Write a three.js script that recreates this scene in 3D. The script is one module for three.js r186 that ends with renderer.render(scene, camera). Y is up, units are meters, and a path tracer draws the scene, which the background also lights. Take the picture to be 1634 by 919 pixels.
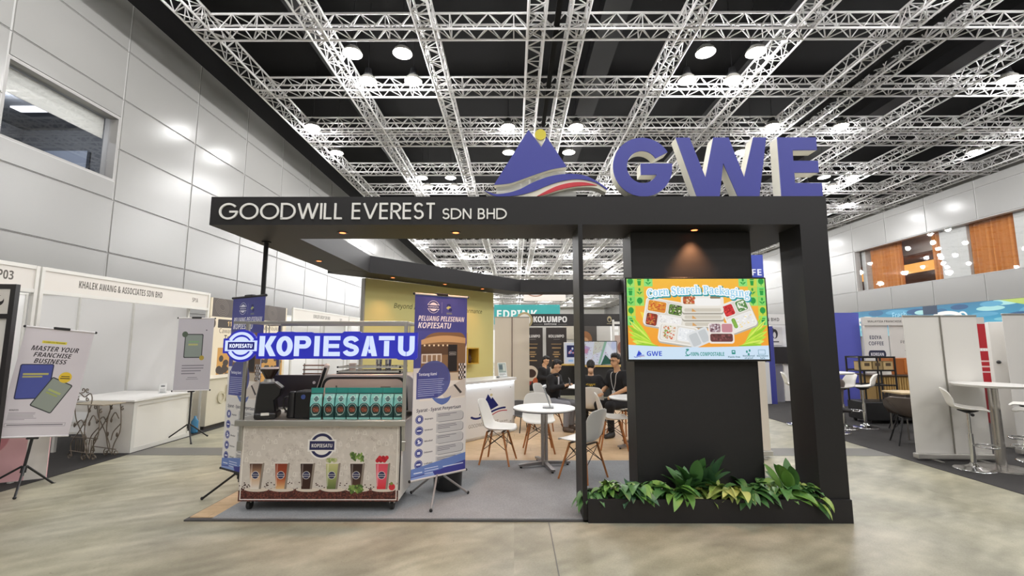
import * as THREE from 'three';
import { RoundedBoxGeometry } from 'three/addons/geometries/RoundedBoxGeometry.js';
import { mergeGeometries } from 'three/addons/utils/BufferGeometryUtils.js';
import { MarchingCubes } from 'three/addons/objects/MarchingCubes.js';
import { RectAreaLightUniformsLib } from 'three/addons/lights/RectAreaLightUniformsLib.js';

// ---------- camera, renderer, exposure ----------
RectAreaLightUniformsLib.init();
const scene = new THREE.Scene();
scene.background = new THREE.Color(0x050505);
const camera = new THREE.PerspectiveCamera(65.07, 1634 / 919, 0.05, 300);
camera.position.set(0, 1.6, 0);
camera.rotation.set(0.1182, 0.0042, 0, 'YXZ');
const renderer = new THREE.WebGLRenderer({ antialias: true });
renderer.toneMapping = THREE.LinearToneMapping;
renderer.toneMappingExposure = 1.0;
renderer.shadowMap.enabled = true;
const LAMP_POWER = 9.7;                // candela of one hall lamp
const LAMP_TINT = new THREE.Color(0.985, 0.98, 0.985);

// ---------- helpers ----------
let seed = 7;
const rnd = () => { seed = (seed * 1664525 + 1013904223) >>> 0; return seed / 4294967296; };
const rr = (a, b) => a + (b - a) * rnd();
const used = new Map();
function numbered(n) { const k = used.get(n) ?? 0; used.set(n, k + 1); return k ? n + '_' + String(k).padStart(3, '0') : n; }
function tag(o, label, category, group, kind) {
  if (label) o.userData.label = label;
  if (category) o.userData.category = category;
  if (group) o.userData.group = group;
  if (kind) o.userData.kind = kind;
  return o;
}
function thing(name, label, category, pos = [0, 0, 0], yaw = 0, group) {
  const o = new THREE.Group(); o.name = numbered(name); scene.add(o);
  o.position.set(...pos); o.rotation.y = yaw;
  return tag(o, label, category, group, 'thing');
}
function part(name, geo, mat, parent, pos, rot) {
  const m = new THREE.Mesh(Array.isArray(geo) ? merge(geo) : geo, mat);
  m.name = name; m.castShadow = m.receiveShadow = true;
  if (pos) m.position.set(...pos);
  if (rot) m.rotation.set(...rot);
  parent.add(m); return m;
}
function single(name, label, category, geo, mat, pos, rot, group) {      // a thing that is one mesh
  return tag(part(numbered(name), geo, mat, scene, pos, rot), label, category, group, 'thing');
}
function struct(name, geo, mat, pos, rot, parent = scene) {
  const m = part(parent === scene ? numbered(name) : name, geo, mat, parent, pos, rot);
  if (parent === scene) m.userData.kind = 'structure';
  return m;
}
function copy(o, pos, yaw, label, group) {
  const c = o.clone(); c.name = numbered(o.name.replace(/_\d{3}$/, '')); scene.add(c);
  c.userData = { ...o.userData };
  if (pos) c.position.set(...pos);
  if (yaw !== undefined) c.rotation.y = yaw;
  return tag(c, label, null, group);
}
const flat = (g) => { const n = g.index ? g.toNonIndexed() : g; for (const k of Object.keys(n.attributes)) if (!['position', 'normal', 'uv'].includes(k)) n.deleteAttribute(k); n.morphAttributes = {}; return n; };
function merge(list) { return mergeGeometries(list.map(flat)); }
const box = (w, h, d, x = 0, y = 0, z = 0) => new THREE.BoxGeometry(w, h, d).translate(x, y, z);
const rbox = (w, h, d, x = 0, y = 0, z = 0, r = 0.008) => new RoundedBoxGeometry(w, h, d, 1, Math.min(r, w / 2.2, h / 2.2, d / 2.2)).translate(x, y, z);
const span = (x0, x1, y0, y1, z0, z1, r) => r ? rbox(x1 - x0, y1 - y0, z1 - z0, (x0 + x1) / 2, (y0 + y1) / 2, (z0 + z1) / 2, r) : box(x1 - x0, y1 - y0, z1 - z0, (x0 + x1) / 2, (y0 + y1) / 2, (z0 + z1) / 2);
const cyl = (r0, r1, h, x = 0, y = 0, z = 0, s = 16) => new THREE.CylinderGeometry(r1, r0, h, s).translate(x, y, z);   // r0 at the bottom
const V = (x, y, z) => new THREE.Vector3(x, y, z);
function bar(a, b, r, r2 = r, s = 8, open = false) {
  const A = V(...a), B = V(...b), d = B.clone().sub(A), g = new THREE.CylinderGeometry(r2, r, d.length(), s, 1, open);
  g.applyQuaternion(new THREE.Quaternion().setFromUnitVectors(V(0, 1, 0), d.normalize()));
  return g.translate((A.x + B.x) / 2, (A.y + B.y) / 2, (A.z + B.z) / 2);
}
const tube = (pts, r, n = 24, s = 6) => new THREE.TubeGeometry(new THREE.CatmullRomCurve3(pts.map((p) => V(...p))), n, r, s);
const lathe = (pts, s = 24) => new THREE.LatheGeometry(pts.map((p) => new THREE.Vector2(...p)), s);
const ball = (r, x = 0, y = 0, z = 0, s = 12) => new THREE.SphereGeometry(r, s, Math.max(6, s / 2 | 0)).translate(x, y, z);
function extrude(shapes, depth, bevel = 0) {
  return new THREE.ExtrudeGeometry(shapes, { depth, bevelEnabled: bevel > 0, bevelSize: bevel, bevelThickness: bevel, bevelSegments: 1, curveSegments: 16 });
}
const poly = (pts) => new THREE.Shape(pts.map((p) => new THREE.Vector2(...p)));
// a face panel with chamfered edges, front towards +z, lying on z = 0
function panelGeo(w, h, t, c) {
  const a = [[-w / 2, -h / 2], [w / 2, -h / 2], [w / 2, h / 2], [-w / 2, h / 2]], b = a.map(([x, y]) => [x - Math.sign(x) * c, y - Math.sign(y) * c]);
  const P = [], U = [], tri = (...q) => q.forEach((p) => { P.push(...p); U.push(p[0] + 50, p[1] + 50); });
  const F = b.map((p) => [...p, t]), B = a.map((p) => [...p, 0]);
  tri(F[0], F[1], F[2]); tri(F[0], F[2], F[3]);
  for (let i = 0; i < 4; i++) { const j = (i + 1) % 4; tri(B[i], B[j], F[j]); tri(B[i], F[j], F[i]); }
  const g = new THREE.BufferGeometry();
  g.setAttribute('position', new THREE.Float32BufferAttribute(P, 3)); g.setAttribute('uv', new THREE.Float32BufferAttribute(U, 2)); g.computeVertexNormals();
  return g;
}
// thin shell along a profile: rows [z, y, halfWidth, rise, forward]; doubled to thickness t
function shellGeo(rows, t, nu = 28, nv = 12) {
  const cv = [0, 1, 2, 3, 4].map((k) => new THREE.CatmullRomCurve3(rows.map((r, i) => V(i, r[k], 0)), false, 'centripetal'));
  const at = (u, v) => {
    const [z, y, w, rise, fwd] = cv.map((c) => c.getPoint(u).y), e = v * v;
    return V(w * v, y + rise * e, z + fwd * e);
  };
  const P = [], N = [], idx = [], grid = (u, v) => at(Math.min(1, Math.max(0, u)), v);
  for (let s = 0; s < 2; s++) for (let i = 0; i <= nu; i++) for (let j = 0; j <= nv; j++) {
    const u = i / nu, v = -1 + 2 * j / nv, p = grid(u, v), du = grid(u + 0.01, v).sub(grid(u - 0.01, v)), dv = grid(u, v + 0.01).sub(grid(u, v - 0.01));
    const n = dv.cross(du).normalize(); if (n.y < 0 && u < 0.3) n.negate();
    p.addScaledVector(n, s ? -t : 0); P.push(p.x, p.y, p.z);
  }
  const M = nv + 1, S = (nu + 1) * M, q = (a, b, c, d) => idx.push(a, b, c, a, c, d);
  for (let i = 0; i < nu; i++) for (let j = 0; j < nv; j++) {
    const a = i * M + j; q(a, a + 1, a + M + 1, a + M); q(S + a, S + a + M, S + a + M + 1, S + a + 1);
  }
  for (let i = 0; i < nu; i++) { const a = i * M, b = a + nv; q(a, a + M, S + a + M, S + a); q(b + M, b, S + b, S + b + M); }
  for (let j = 0; j < nv; j++) { const a = j, b = nu * M + j; q(a + 1, a, S + a, S + a + 1); q(b, b + 1, S + b + 1, S + b); }
  const g = new THREE.BufferGeometry();
  g.setAttribute('position', new THREE.Float32BufferAttribute(P, 3)); g.setIndex(idx); g.computeVertexNormals();
  g.setAttribute('uv', new THREE.Float32BufferAttribute(new Float32Array(P.length / 3 * 2), 2));
  return g;
}

// ---------- materials ----------
const mats = {};
function M(color, roughness = 0.6, o = {}) {
  const key = color + '|' + roughness + JSON.stringify(o);
  return mats[key] ??= new THREE.MeshStandardMaterial({ color, roughness, ...o });
}
const STEEL = M('#b9b7b2', 0.32, { metalness: 0.9 }), CHROME = M('#d8d8d8', 0.12, { metalness: 1 });
const BLACK = M('#151416', 0.5), WHITE = M('#e4e1da', 0.45), PLASTIC = M('#e9e6df', 0.35);
const glow = (color, k) => new THREE.MeshStandardMaterial({ color: 0x111111, emissive: color, emissiveIntensity: k, roughness: 0.5 });
// periodic value noise
function lattice(n) { const a = new Float32Array(n * n); for (let i = 0; i < n * n; i++) a[i] = rnd(); return a; }
function vnoise(a, n, u, v) {
  u = ((u % n) + n) % n; v = ((v % n) + n) % n;
  const i = Math.floor(u), j = Math.floor(v), f = u - i, g = v - j, s = f * f * (3 - 2 * f), t = g * g * (3 - 2 * g), k = (i + 1) % n, l = (j + 1) % n;
  return (a[j * n + i] * (1 - s) + a[j * n + k] * s) * (1 - t) + (a[l * n + i] * (1 - s) + a[l * n + k] * s) * t;
}
function noiseTex(size, fn, srgb = true) {      // fn(u, v) in 0..1 returns [r, g, b] 0..255
  const d = new Uint8Array(size * size * 4);
  for (let y = 0; y < size; y++) for (let x = 0; x < size; x++) { const c = fn(x / size, y / size), o = (y * size + x) * 4; d[o] = c[0]; d[o + 1] = c[1]; d[o + 2] = c[2]; d[o + 3] = 255; }
  const t = new THREE.DataTexture(d, size, size, THREE.RGBAFormat); t.wrapS = t.wrapT = THREE.RepeatWrapping; t.magFilter = THREE.LinearFilter; t.minFilter = THREE.LinearMipmapLinearFilter; t.generateMipmaps = true;
  if (srgb) t.colorSpace = THREE.SRGBColorSpace;
  t.needsUpdate = true; return t;
}
const clamp = (x) => Math.max(0, Math.min(255, x));
function planeUV(w, d, x = 0, y = 0, z = 0, s = 1) {           // ground sheet with uv in metres / s
  const g = new THREE.PlaneGeometry(w, d).rotateX(-Math.PI / 2).translate(x, y, z), p = g.attributes.position, u = g.attributes.uv;
  for (let i = 0; i < p.count; i++) u.setXY(i, p.getX(i) / s, p.getZ(i) / s);
  return g;
}
function boxUV(g, s = 1) {                     // uv of a box-like geometry in metres / s
  const p = g.attributes.position, n = g.attributes.normal, u = g.attributes.uv;
  for (let i = 0; i < p.count; i++) {
    const ax = Math.abs(n.getX(i)), ay = Math.abs(n.getY(i)), az = Math.abs(n.getZ(i));
    const [a, b] = ay > ax && ay > az ? [p.getX(i), p.getZ(i)] : ax > az ? [p.getZ(i), p.getY(i)] : [p.getX(i), p.getY(i)];
    u.setXY(i, a / s, b / s);
  }
  return g;
}
// ---------- prints ----------
function canvasTex(w, h, draw) {
  const c = document.createElement('canvas'); c.width = w; c.height = h;
  const x = c.getContext('2d'); draw(x, w, h);
  const t = new THREE.CanvasTexture(c); t.colorSpace = THREE.SRGBColorSpace; t.magFilter = THREE.LinearFilter; return t;
}
const print = (w, h, draw, rough = 0.55) => new THREE.MeshStandardMaterial({ map: canvasTex(w, h, draw), roughness: rough });
// text stretched to a given width; y is the baseline, h the cap height
function txt(c, s, x, y, w, h, color = '#fff', font = 'bold {}px sans-serif', slant = 0, align = 'left') {
  const px = 100; c.save(); c.font = font.replace('{}', px); c.fillStyle = color; c.textBaseline = 'alphabetic'; c.textAlign = 'left';
  const m = c.measureText(s).width, sx = w ? w / m : h / (0.714 * px), sy = h / (0.714 * px), ww = m * sx;
  c.translate(align === 'center' ? x - ww / 2 : align === 'right' ? x - ww : x, y); c.transform(sx, 0, -slant * sy, sy, 0, 0); c.fillText(s, 0, 0); c.restore();
}
const rect = (c, color, x, y, w, h) => { c.fillStyle = color; c.fillRect(x, y, w, h); };
const disc = (c, color, x, y, r, r2 = r) => { c.fillStyle = color; c.beginPath(); c.ellipse(x, y, r, r2, 0, 0, 7); c.fill(); };
const ring = (c, color, x, y, r, w) => { c.strokeStyle = color; c.lineWidth = w; c.beginPath(); c.arc(x, y, r, 0, 7); c.stroke(); };
function rrect(c, color, x, y, w, h, r) { c.fillStyle = color; c.beginPath(); c.roundRect(x, y, w, h, r); c.fill(); }
function area(c, color, pts) { c.fillStyle = color; c.beginPath(); pts.forEach(([x, y], i) => i ? c.lineTo(x, y) : c.moveTo(x, y)); c.closePath(); c.fill(); }
function lines(c, color, x, y, w, n, step, th) { for (let i = 0; i < n; i++) rect(c, color, x, y + i * step, w * (i === n - 1 ? 0.6 : rr(0.85, 1)), th); }
// a thin board: front (+z) carries the whole picture, other faces take the picture's corner colour
function printGeo(w, h, t) {
  const g = new THREE.BoxGeometry(w, h, t), u = g.attributes.uv, n = g.attributes.normal;
  for (let i = 0; i < u.count; i++) if (n.getZ(i) < 0.5) u.setXY(i, 0.004, 0.996);
  return g;
}
// ---------- ribbons: letters drawn as strokes of constant width ----------
function ribbon(pts, w, closed = false) {
  const n = pts.length, L = [], R = [];
  for (let i = 0; i < n; i++) {
    const p = pts[i], a = pts[closed ? (i - 1 + n) % n : Math.max(0, i - 1)], b = pts[closed ? (i + 1) % n : Math.min(n - 1, i + 1)];
    let d1 = [p[0] - a[0], p[1] - a[1]], d2 = [b[0] - p[0], b[1] - p[1]];
    const l1 = Math.hypot(...d1), l2 = Math.hypot(...d2); if (l1 < 1e-9) d1 = d2; if (l2 < 1e-9) d2 = d1;
    const a1 = Math.atan2(d1[1], d1[0]), a2 = Math.atan2(d2[1], d2[0]); let k = (a2 - a1) / 2; if (k > Math.PI / 2) k -= Math.PI; if (k < -Math.PI / 2) k += Math.PI;
    const m = a1 + k + Math.PI / 2, r = w / 2 / Math.max(0.45, Math.cos(k));
    L.push([p[0] + Math.cos(m) * r, p[1] + Math.sin(m) * r]); R.push([p[0] - Math.cos(m) * r, p[1] - Math.sin(m) * r]);
  }
  if (!closed) return poly([...L, ...R.reverse()]);
  const area2 = (q) => q.reduce((s, p, i) => s + p[0] * q[(i + 1) % n][1] - q[(i + 1) % n][0] * p[1], 0);
  const big = Math.abs(area2(L)) > Math.abs(area2(R)) ? L : R, small = big === L ? R : L, sh = poly(big);
  sh.holes.push(new THREE.Path(small.map((p) => new THREE.Vector2(...p)))); return sh;
}
const arc = (cx, cy, rx, ry, a0, a1, n = 20) => Array.from({ length: n + 1 }, (_, i) => { const a = (a0 + (a1 - a0) * i / n) * Math.PI / 180; return [cx + rx * Math.cos(a), cy + ry * Math.sin(a)]; });

// ---------- the hall ----------
const ZN = 14, ZF = -100, XL = -8.9, XR = 20, WALL_TOP = 9.45, CEIL = 11;
const nA = lattice(8), nB = lattice(16), nC = lattice(64), nD = lattice(128), nE = lattice(256);
const concrete = new THREE.MeshStandardMaterial({ roughness: 0.42 });
concrete.map = noiseTex(2048, (u, v) => {
  const s = u * 2 + v * 5, t = u * 8 - v * 3;      // streaks laid down by the trowel, running diagonally
  const wu = 0.03 * vnoise(nA, 8, u * 8, v * 8), wv = 0.03 * vnoise(nA, 8, v * 8 + 2, u * 8);
  const st = vnoise(nC, 64, u * 8 - v * 8 + 20 * wu, (u * 2 + v * 3) * 16 + 60 * wv), st2 = vnoise(nD, 128, u * 16 - v * 16 + 30 * wv, (u + v * 2) * 32 + 90 * wu);
  let k = 0.24 * vnoise(nA, 8, (u + wu) * 8, (v + wv) * 8) + 0.2 * st * (0.6 + vnoise(nB, 16, v * 16, u * 16)) * 0.95 + 0.16 * vnoise(nB, 16, (u + wv) * 16, v * 16) + 0.16 * st2 + 0.1 * vnoise(nC, 64, u * 64, v * 64) + 0.09 * vnoise(nE, 256, (u - v) * 256, (u + v) * 512) + 0.05 * vnoise(nE, 256, u * 768, v * 768);
  if (vnoise(nD, 128, u * 128 + 7, v * 128 + 3) > 0.985) k -= 0.25;
  k = (k - 0.46) * 1.75;
  const w = vnoise(nA, 8, v * 8 + 3, u * 8 + 5);
  return [clamp(150 + 62 * k + 4 * w), clamp(147 + 61 * k + 2 * w), clamp(130 + 58 * k - 5 * w)];
});
concrete.roughness = 0.4;
struct('floor', planeUV(XR - XL + 8, ZN - ZF, (XL + XR) / 2, 0, (ZN + ZF) / 2, 4.5).translate(0, 0, 0), concrete);
struct('floor_slab', box(XR - XL + 8, 0.3, ZN - ZF, (XL + XR) / 2, -0.155, (ZN + ZF) / 2), M('#77736a', 0.9));
struct('floor_joint', [box(11.2, 0.004, 0.45, -0.1, 0.001, -6.84), box(0.008, 0.003, 9, 0.31, 0.001, 0.2)].map((g) => boxUV(g)), M('#6d6b66', 0.55));

const ceilM = M('#070607', 0.9), hallM = M('#868582', 0.25), backM = M('#d9d6cf', 0.5), darkM = M('#0b0a0b', 0.9);
struct('ceiling', box(XR - XL + 8, 0.3, ZN - ZF, (XL + XR) / 2, CEIL + 0.15, (ZN + ZF) / 2), ceilM);
{
  const g = [], duct = [];
  for (let z = -2; z > -60; z -= 4.37) g.push(box(XR - XL, 0.34, 0.22, (XL + XR) / 2, CEIL - 0.17, z));
  for (const x of [-5.6, 2.7, 7.6, 14]) duct.push(box(0.7, 0.4, 60, x, CEIL - 0.55, -30));
  struct('ceiling_beam', g, M('#0f0e0f', 0.8));
  struct('ceiling_duct', duct, M('#0f0e0f', 0.6));
}
struct('wall_back', box(XR - XL + 8, CEIL, 0.3, (XL + XR) / 2, CEIL / 2, ZN + 0.15), backM);
struct('wall_far', box(XR - XL + 8, CEIL, 0.3, (XL + XR) / 2, CEIL / 2, ZF - 0.15), backM);

function hallWall(side, X, inward, hole, rows, z0, step, panelFrom, panelTo) {
  const [hz0, hz1, hy0, hy1] = hole, o = X - inward * 0.2, t = 0.36;      // wall body behind the cladding
  const seg = (za, zb, ya, yb) => box(t, yb - ya, za - zb, o, (ya + yb) / 2, (za + zb) / 2);
  const wall = struct('wall_' + side, [seg(ZN, hz0, 0, WALL_TOP), seg(hz1, ZF, 0, WALL_TOP), seg(hz0, hz1, 0, hy0), seg(hz0, hz1, hy1, WALL_TOP)], M('#a3a29f', 0.4));
  struct('trim_' + (side === 'left' ? 1 : 2), box(t, CEIL - WALL_TOP, ZN - ZF, o, (CEIL + WALL_TOP) / 2, (ZN + ZF) / 2), darkM);
  const cache = new Map(), far = [];
  for (let k = -9; k < 50; k++) {
    const za = z0 - k * step, zb = za - step;
    if (za > ZN || zb < ZF) continue;
    for (let r = 0; r + 1 < rows.length; r++) {
      const ya = rows[r], yb = rows[r + 1]; let list = [[za, zb, ya, yb]];
      if (za <= hz0 + 0.1 && zb >= hz1 - 0.1 && yb > hy0 && ya < hy1) list = [[za, zb, ya, Math.min(yb, hy0)], [za, zb, Math.max(ya, hy1), yb]];
      for (const [a, b, c, d] of list) {
        if (d - c < 0.12) continue;
        const w = a - b - 0.04, h = d - c - 0.03, key = w.toFixed(2) + h.toFixed(2);
        if (!cache.has(key)) cache.set(key, panelGeo(w, h, 0.016, 0.006).rotateY(inward * Math.PI / 2));
        const p = [o + inward * (t / 2 + 0.001), (c + d) / 2, (a + b) / 2];
        if (a < panelFrom && b > panelTo) part('panel', cache.get(key), hallM, wall, p);
        else far.push(cache.get(key).clone().translate(...p));
      }
    }
  }
  const x = o + inward * (t / 2 + 0.003); for (const y of rows.slice(1, -1)) { const cut = y > hy0 && y < hy1 ? [[ZN, hz0], [hz1, ZF]] : [[ZN, ZF]]; for (const [a, b] of cut) part('joint_line', box(0.006, 0.012, a - b, x, y, (a + b) / 2), M('#5b5955', 0.7), wall); }
  tag(part('panel_field', far, hallM, wall), null, null, null, 'stuff');
  return wall;
}
hallWall('left', XL - 0.03, 1, [-7.4, -9.73, 5.16, 6.65], [0, 1.17, 2.36, 3.54, 4.73, 5.92, 7.1, 8.28, WALL_TOP], -7.4, 2.33, -2, -34);
hallWall('right', XR + 0.03, -1, [-14.3, -26.3, 4.48, 6.86], [0, 1.1, 2.2, 3.3, 4.48, 5.68, 6.86, 8.2, WALL_TOP], -14.3, 2.4, -13, -40);

// office window high in the left wall
{
  const w = tag(new THREE.Group(), null, null, null, 'structure'); w.name = 'window_1'; scene.add(w);
  const fr = M('#8d8b88', 0.4), X = -8.95;
  part('window_frame', [span(X - 0.2, X, 5.16, 5.2, -9.73, -7.4), span(X - 0.2, X, 6.6, 6.65, -9.73, -7.4), span(X - 0.2, X, 5.2, 6.6, -7.45, -7.4), span(X - 0.2, X, 5.2, 6.6, -9.73, -9.67)], fr, w);
  part('pane', span(X - 0.17, X - 0.16, 5.2, 6.6, -9.67, -7.45), new THREE.MeshPhysicalMaterial({ color: 0xffffff, transmission: 1, roughness: 0.02, ior: 1.5, thickness: 0 }), w);
  part('roller_blind', span(X - 0.30, X - 0.285, 6.12, 6.6, -9.62, -7.5), M('#b9bab6', 0.8), w);
  part('office_shell', [span(-12.6, -9.32, 4.7, 4.8, -11, -6), span(-12.6, -9.32, 7.0, 7.1, -11, -6), span(-12.7, -12.6, 4.7, 7.1, -11, -6), span(-12.7, -9.32, 4.7, 7.1, -11.1, -11), span(-12.7, -9.32, 4.7, 7.1, -6, -5.9)], M('#5d6063', 0.8), w);
  part('office_door', [span(-12.58, -12.5, 4.8, 6.35, -10.6, -9.5), span(-11.9, -10.8, 4.8, 6.4, -10.98, -10.9)], M('#8b93a0', 0.5), w);
  const lm = glow(0xf4f6ff, 2.2);
  for (const z of [-8.2, -9.9]) part('ceiling_lamp', span(-11.6, -10.4, 6.96, 6.99, z - 0.12, z + 0.12), lm, w);
  const l = new THREE.PointLight(0xf0f4ff, 9, 0, 2); l.position.set(-11, 6.8, -9); l.castShadow = true; w.add(l);
}
// restaurant windows in the right wall
{
  const w = tag(new THREE.Group(), null, null, null, 'structure'); w.name = 'window_2'; scene.add(w);
  const X = 20.05, z0 = -26.3, z1 = -14.3, y0 = 4.48, y1 = 6.86;
  part('window_frame', [span(X, X + 0.3, y0, y0 + 0.03, z0, z1), span(X, X + 0.3, y1 - 0.03, y1, z0, z1), span(X, X + 0.3, y0, y1, z0, z0 + 0.06)], M('#a9aaa8', 0.4), w);
  const gm = new THREE.MeshPhysicalMaterial({ color: 0xffffff, transmission: 1, roughness: 0.02, ior: 1.5, thickness: 0 });
  const joints = [z0 + 0.06, -23.1, -20.2, -17.3, z1];
  for (let i = 0; i < 4; i++) part('pane', span(X + 0.12, X + 0.132, y0 + 0.03, y1 - 0.03, joints[i] + 0.01, joints[i + 1] - 0.01), gm, w);
  part('restaurant_shell', [span(20.4, 29, 4.0, 4.1, -40, -10), span(20.4, 29, 7.2, 7.3, -40, -10), span(29, 29.1, 4, 7.3, -40, -10), span(20.4, 29.1, 4, 7.3, -40.1, -40), span(20.4, 29.1, 4, 7.3, -10, -9.9)], M('#6b3f25', 0.7), w);
  part('bulkhead', [span(21.6, 22.1, 6.3, 7.2, -40, -22.6), span(21.6, 22.1, 6.55, 7.2, -21.6, -10)], M('#b8b6b0', 0.7), w);
  for (const [a, b] of [[-21.35, -20.05], [-18.1, -17.65], [-26.24, -25.95]]) part('column', span(20.45, 21.1, 4.1, 7.2, a, b), M('#b4b6b4', 0.6), w);
  const cm = new THREE.MeshStandardMaterial({ color: '#b3702c', roughness: 0.8, side: THREE.DoubleSide });
  for (const [a, b] of [[-25.8, -23.6], [-21.9, -21.3], [-20.05, -18.0], [-17.6, -16.4], [-15.4, -14.5]]) {
    const n = Math.ceil((b - a) / 0.03), g = new THREE.PlaneGeometry(b - a, 2.75, n, 1).rotateY(Math.PI / 2), p = g.attributes.position;
    for (let i = 0; i < p.count; i++) p.setX(i, 0.05 * Math.sin(p.getZ(i) * 27) + 0.02 * Math.sin(p.getZ(i) * 61));
    g.computeVertexNormals(); part('curtain', g.translate(20.62, 5.65, (a + b) / 2), cm, w);
  }
  part('cove_lamp', [span(26.5, 27, 6.2, 6.75, -38, -26), span(26.5, 27, 6.2, 6.75, -24, -12)], glow(0xffb357, 1.1), w);
  part('exit_lamp', span(28.6, 28.65, 5.35, 5.55, -36.6, -35.6), glow(0xff2010, 1.5), w);
  for (const [x, z] of [[22, -29], [22.5, -22], [22, -17.5]]) { const l = new THREE.PointLight(0xffa552, 15, 0, 2); l.position.set(x, 6.4, z); l.castShadow = true; w.add(l); }
}

// ---------- truss grid ----------
const trussM = M('#dddbda', 0.4);
const TB = 8.6, TS = 0.38, PITCH = 0.29;
const ORD = ['nearest', 'second', 'third', 'fourth', 'fifth', 'sixth', 'seventh', 'eighth', 'ninth', 'tenth', 'eleventh', 'twelfth', 'thirteenth', 'fourteenth', 'fifteenth', 'sixteenth'];
function bracing(len, faces) {           // zigzag on the faces of a box truss lying along +x
  const list = [], h = TS / 2, corner = { front: [[h, -h], [h, h]], back: [[-h, -h], [-h, h]], bottom: [[-h, -h], [h, -h]], top: [[-h, h], [h, h]] };
  const n = Math.round(len / PITCH), s = len / n;
  for (const f of faces) { const [a, b] = corner[f].map(([z, y]) => [y, z]);
    for (let i = 0; i < n; i++) { const x = i * s, odd = i % 2; list.push(bar([x, ...(odd ? b : a)], [x + s, ...(odd ? a : b)], 0.0145, 0.0145, 5, true)); if (i % 5 === 0) list.push(bar([x, ...a], [x, ...b], 0.0145, 0.0145, 5, true)); } }
  return list;
}
const chordGeo = (len) => cyl(0.028, 0.028, len, 0, 0, 0, 7).rotateZ(-Math.PI / 2).translate(len / 2, 0, 0);
function truss(len, label, group, singles) {
  const t = thing('box_truss', label, 'truss', [0, 0, 0], 0, group), h = TS / 2, cg = chordGeo(len);
  for (const [y, z] of [[-h, h], [-h, -h], [h, h], [h, -h]]) part('chord', cg, trussM, t, [0, y, z]);
  if (singles) { for (const g of bracing(len, ['front', 'bottom'])) part('brace', g, trussM, t); tag(part('bracing', bracing(len, ['back', 'top']), trussM, t), null, null, null, 'stuff'); }
  else tag(part('bracing', bracing(len, ['front', 'bottom', 'back', 'top']), trussM, t), null, null, null, 'stuff');
  return t;
}
{
  const x0 = -7.26, len = 27.3, zs = [];
  for (let k = -1; k < 10; k++) for (const z of [9.6, 12.08, 14.37, 15.36]) zs.push(-(z + 8.62 * k));
  let proto, n = 0;
  for (const z of zs) {
    const label = n < 4 ? 'white box truss crossing the hall overhead, nearer than the view' : n < 20 ? 'white box truss crossing the hall, ' + ORD[n - 4] + ' from the front' : 'white box truss crossing the far end of the hall ceiling';
    const group = n < 4 ? 'overhead cross trusses' : n < 20 ? undefined : 'far cross trusses';
    let t;
    if (n === 4) t = truss(len, label, group, true);
    else if (!proto) t = proto = truss(len, label, group, false);
    else t = copy(proto, null, 0, label, group);
    t.position.set(x0, TB + TS / 2, z); n++;
  }
  const along = [-7.07, -4.51, -2.0, 0.51, 1.43, 3.98, 6.55, 8.87, 9.88, 12.4, 14.9, 17.3, 19.4];
  const where = ['beside the left wall', 'second from the left wall', 'third from the left wall', 'left of the pair over the emblem', 'right of the pair over the emblem', 'above the big G', 'above the big E letter',
    'left one of the tracked pair at upper right', 'right one of the tracked pair at upper right', 'first beyond the right-hand pair', 'second beyond the right-hand pair', 'next but one to the right wall', 'hugging the right wall'];
  proto = null;
  along.forEach((x, i) => {
    const label = 'long white lengthwise box truss, ' + where[i];
    const t = proto ? copy(proto, null, Math.PI / 2, label) : (proto = truss(94, label));
    t.rotation.y = Math.PI / 2; t.position.set(x, TB + TS / 2, -4 + 5);
  });
  for (const [x, w] of [[0.97, 'over the booth logo'], [9.375, 'at upper right']]) single('ceiling_track', 'black partition track between the paired trusses ' + w, 'track', box(0.12, 0.1, 90, x, TB + 0.1, -42), darkM);
}

// ---------- hall lamps ----------
const ledM = glow(0xfff6ee, 24);
const LAMP_Y = 8.7;
const lampProto = (() => {
  const t = thing('hall_lamp', '', 'lamp');
  part('housing', lathe([[0.001, 0.34], [0.08, 0.34], [0.1, 0.2], [0.13, 0.16], [0.13, 0.09], [0.001, 0.09]], 18), M('#111112', 0.5), t);
  part('reflector', lathe([[0.13, 0.1], [0.2, 0.04], [0.235, -0.03], [0.24, -0.03], [0.205, 0.05], [0.135, 0.115]], 24), M('#96938c', 0.35, { metalness: 0.3 }), t);
  for (let i = 0; i < 4; i++) part('led_panel', box(0.062, 0.02, 0.23, -0.105 + 0.07 * i, 0.035, 0), ledM, t);
  part('hanger', cyl(0.008, 0.008, CEIL - LAMP_Y - 0.34, 0, 0.34 + (CEIL - LAMP_Y - 0.34) / 2, 0, 6), BLACK, t);
  return t;
})();
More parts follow.
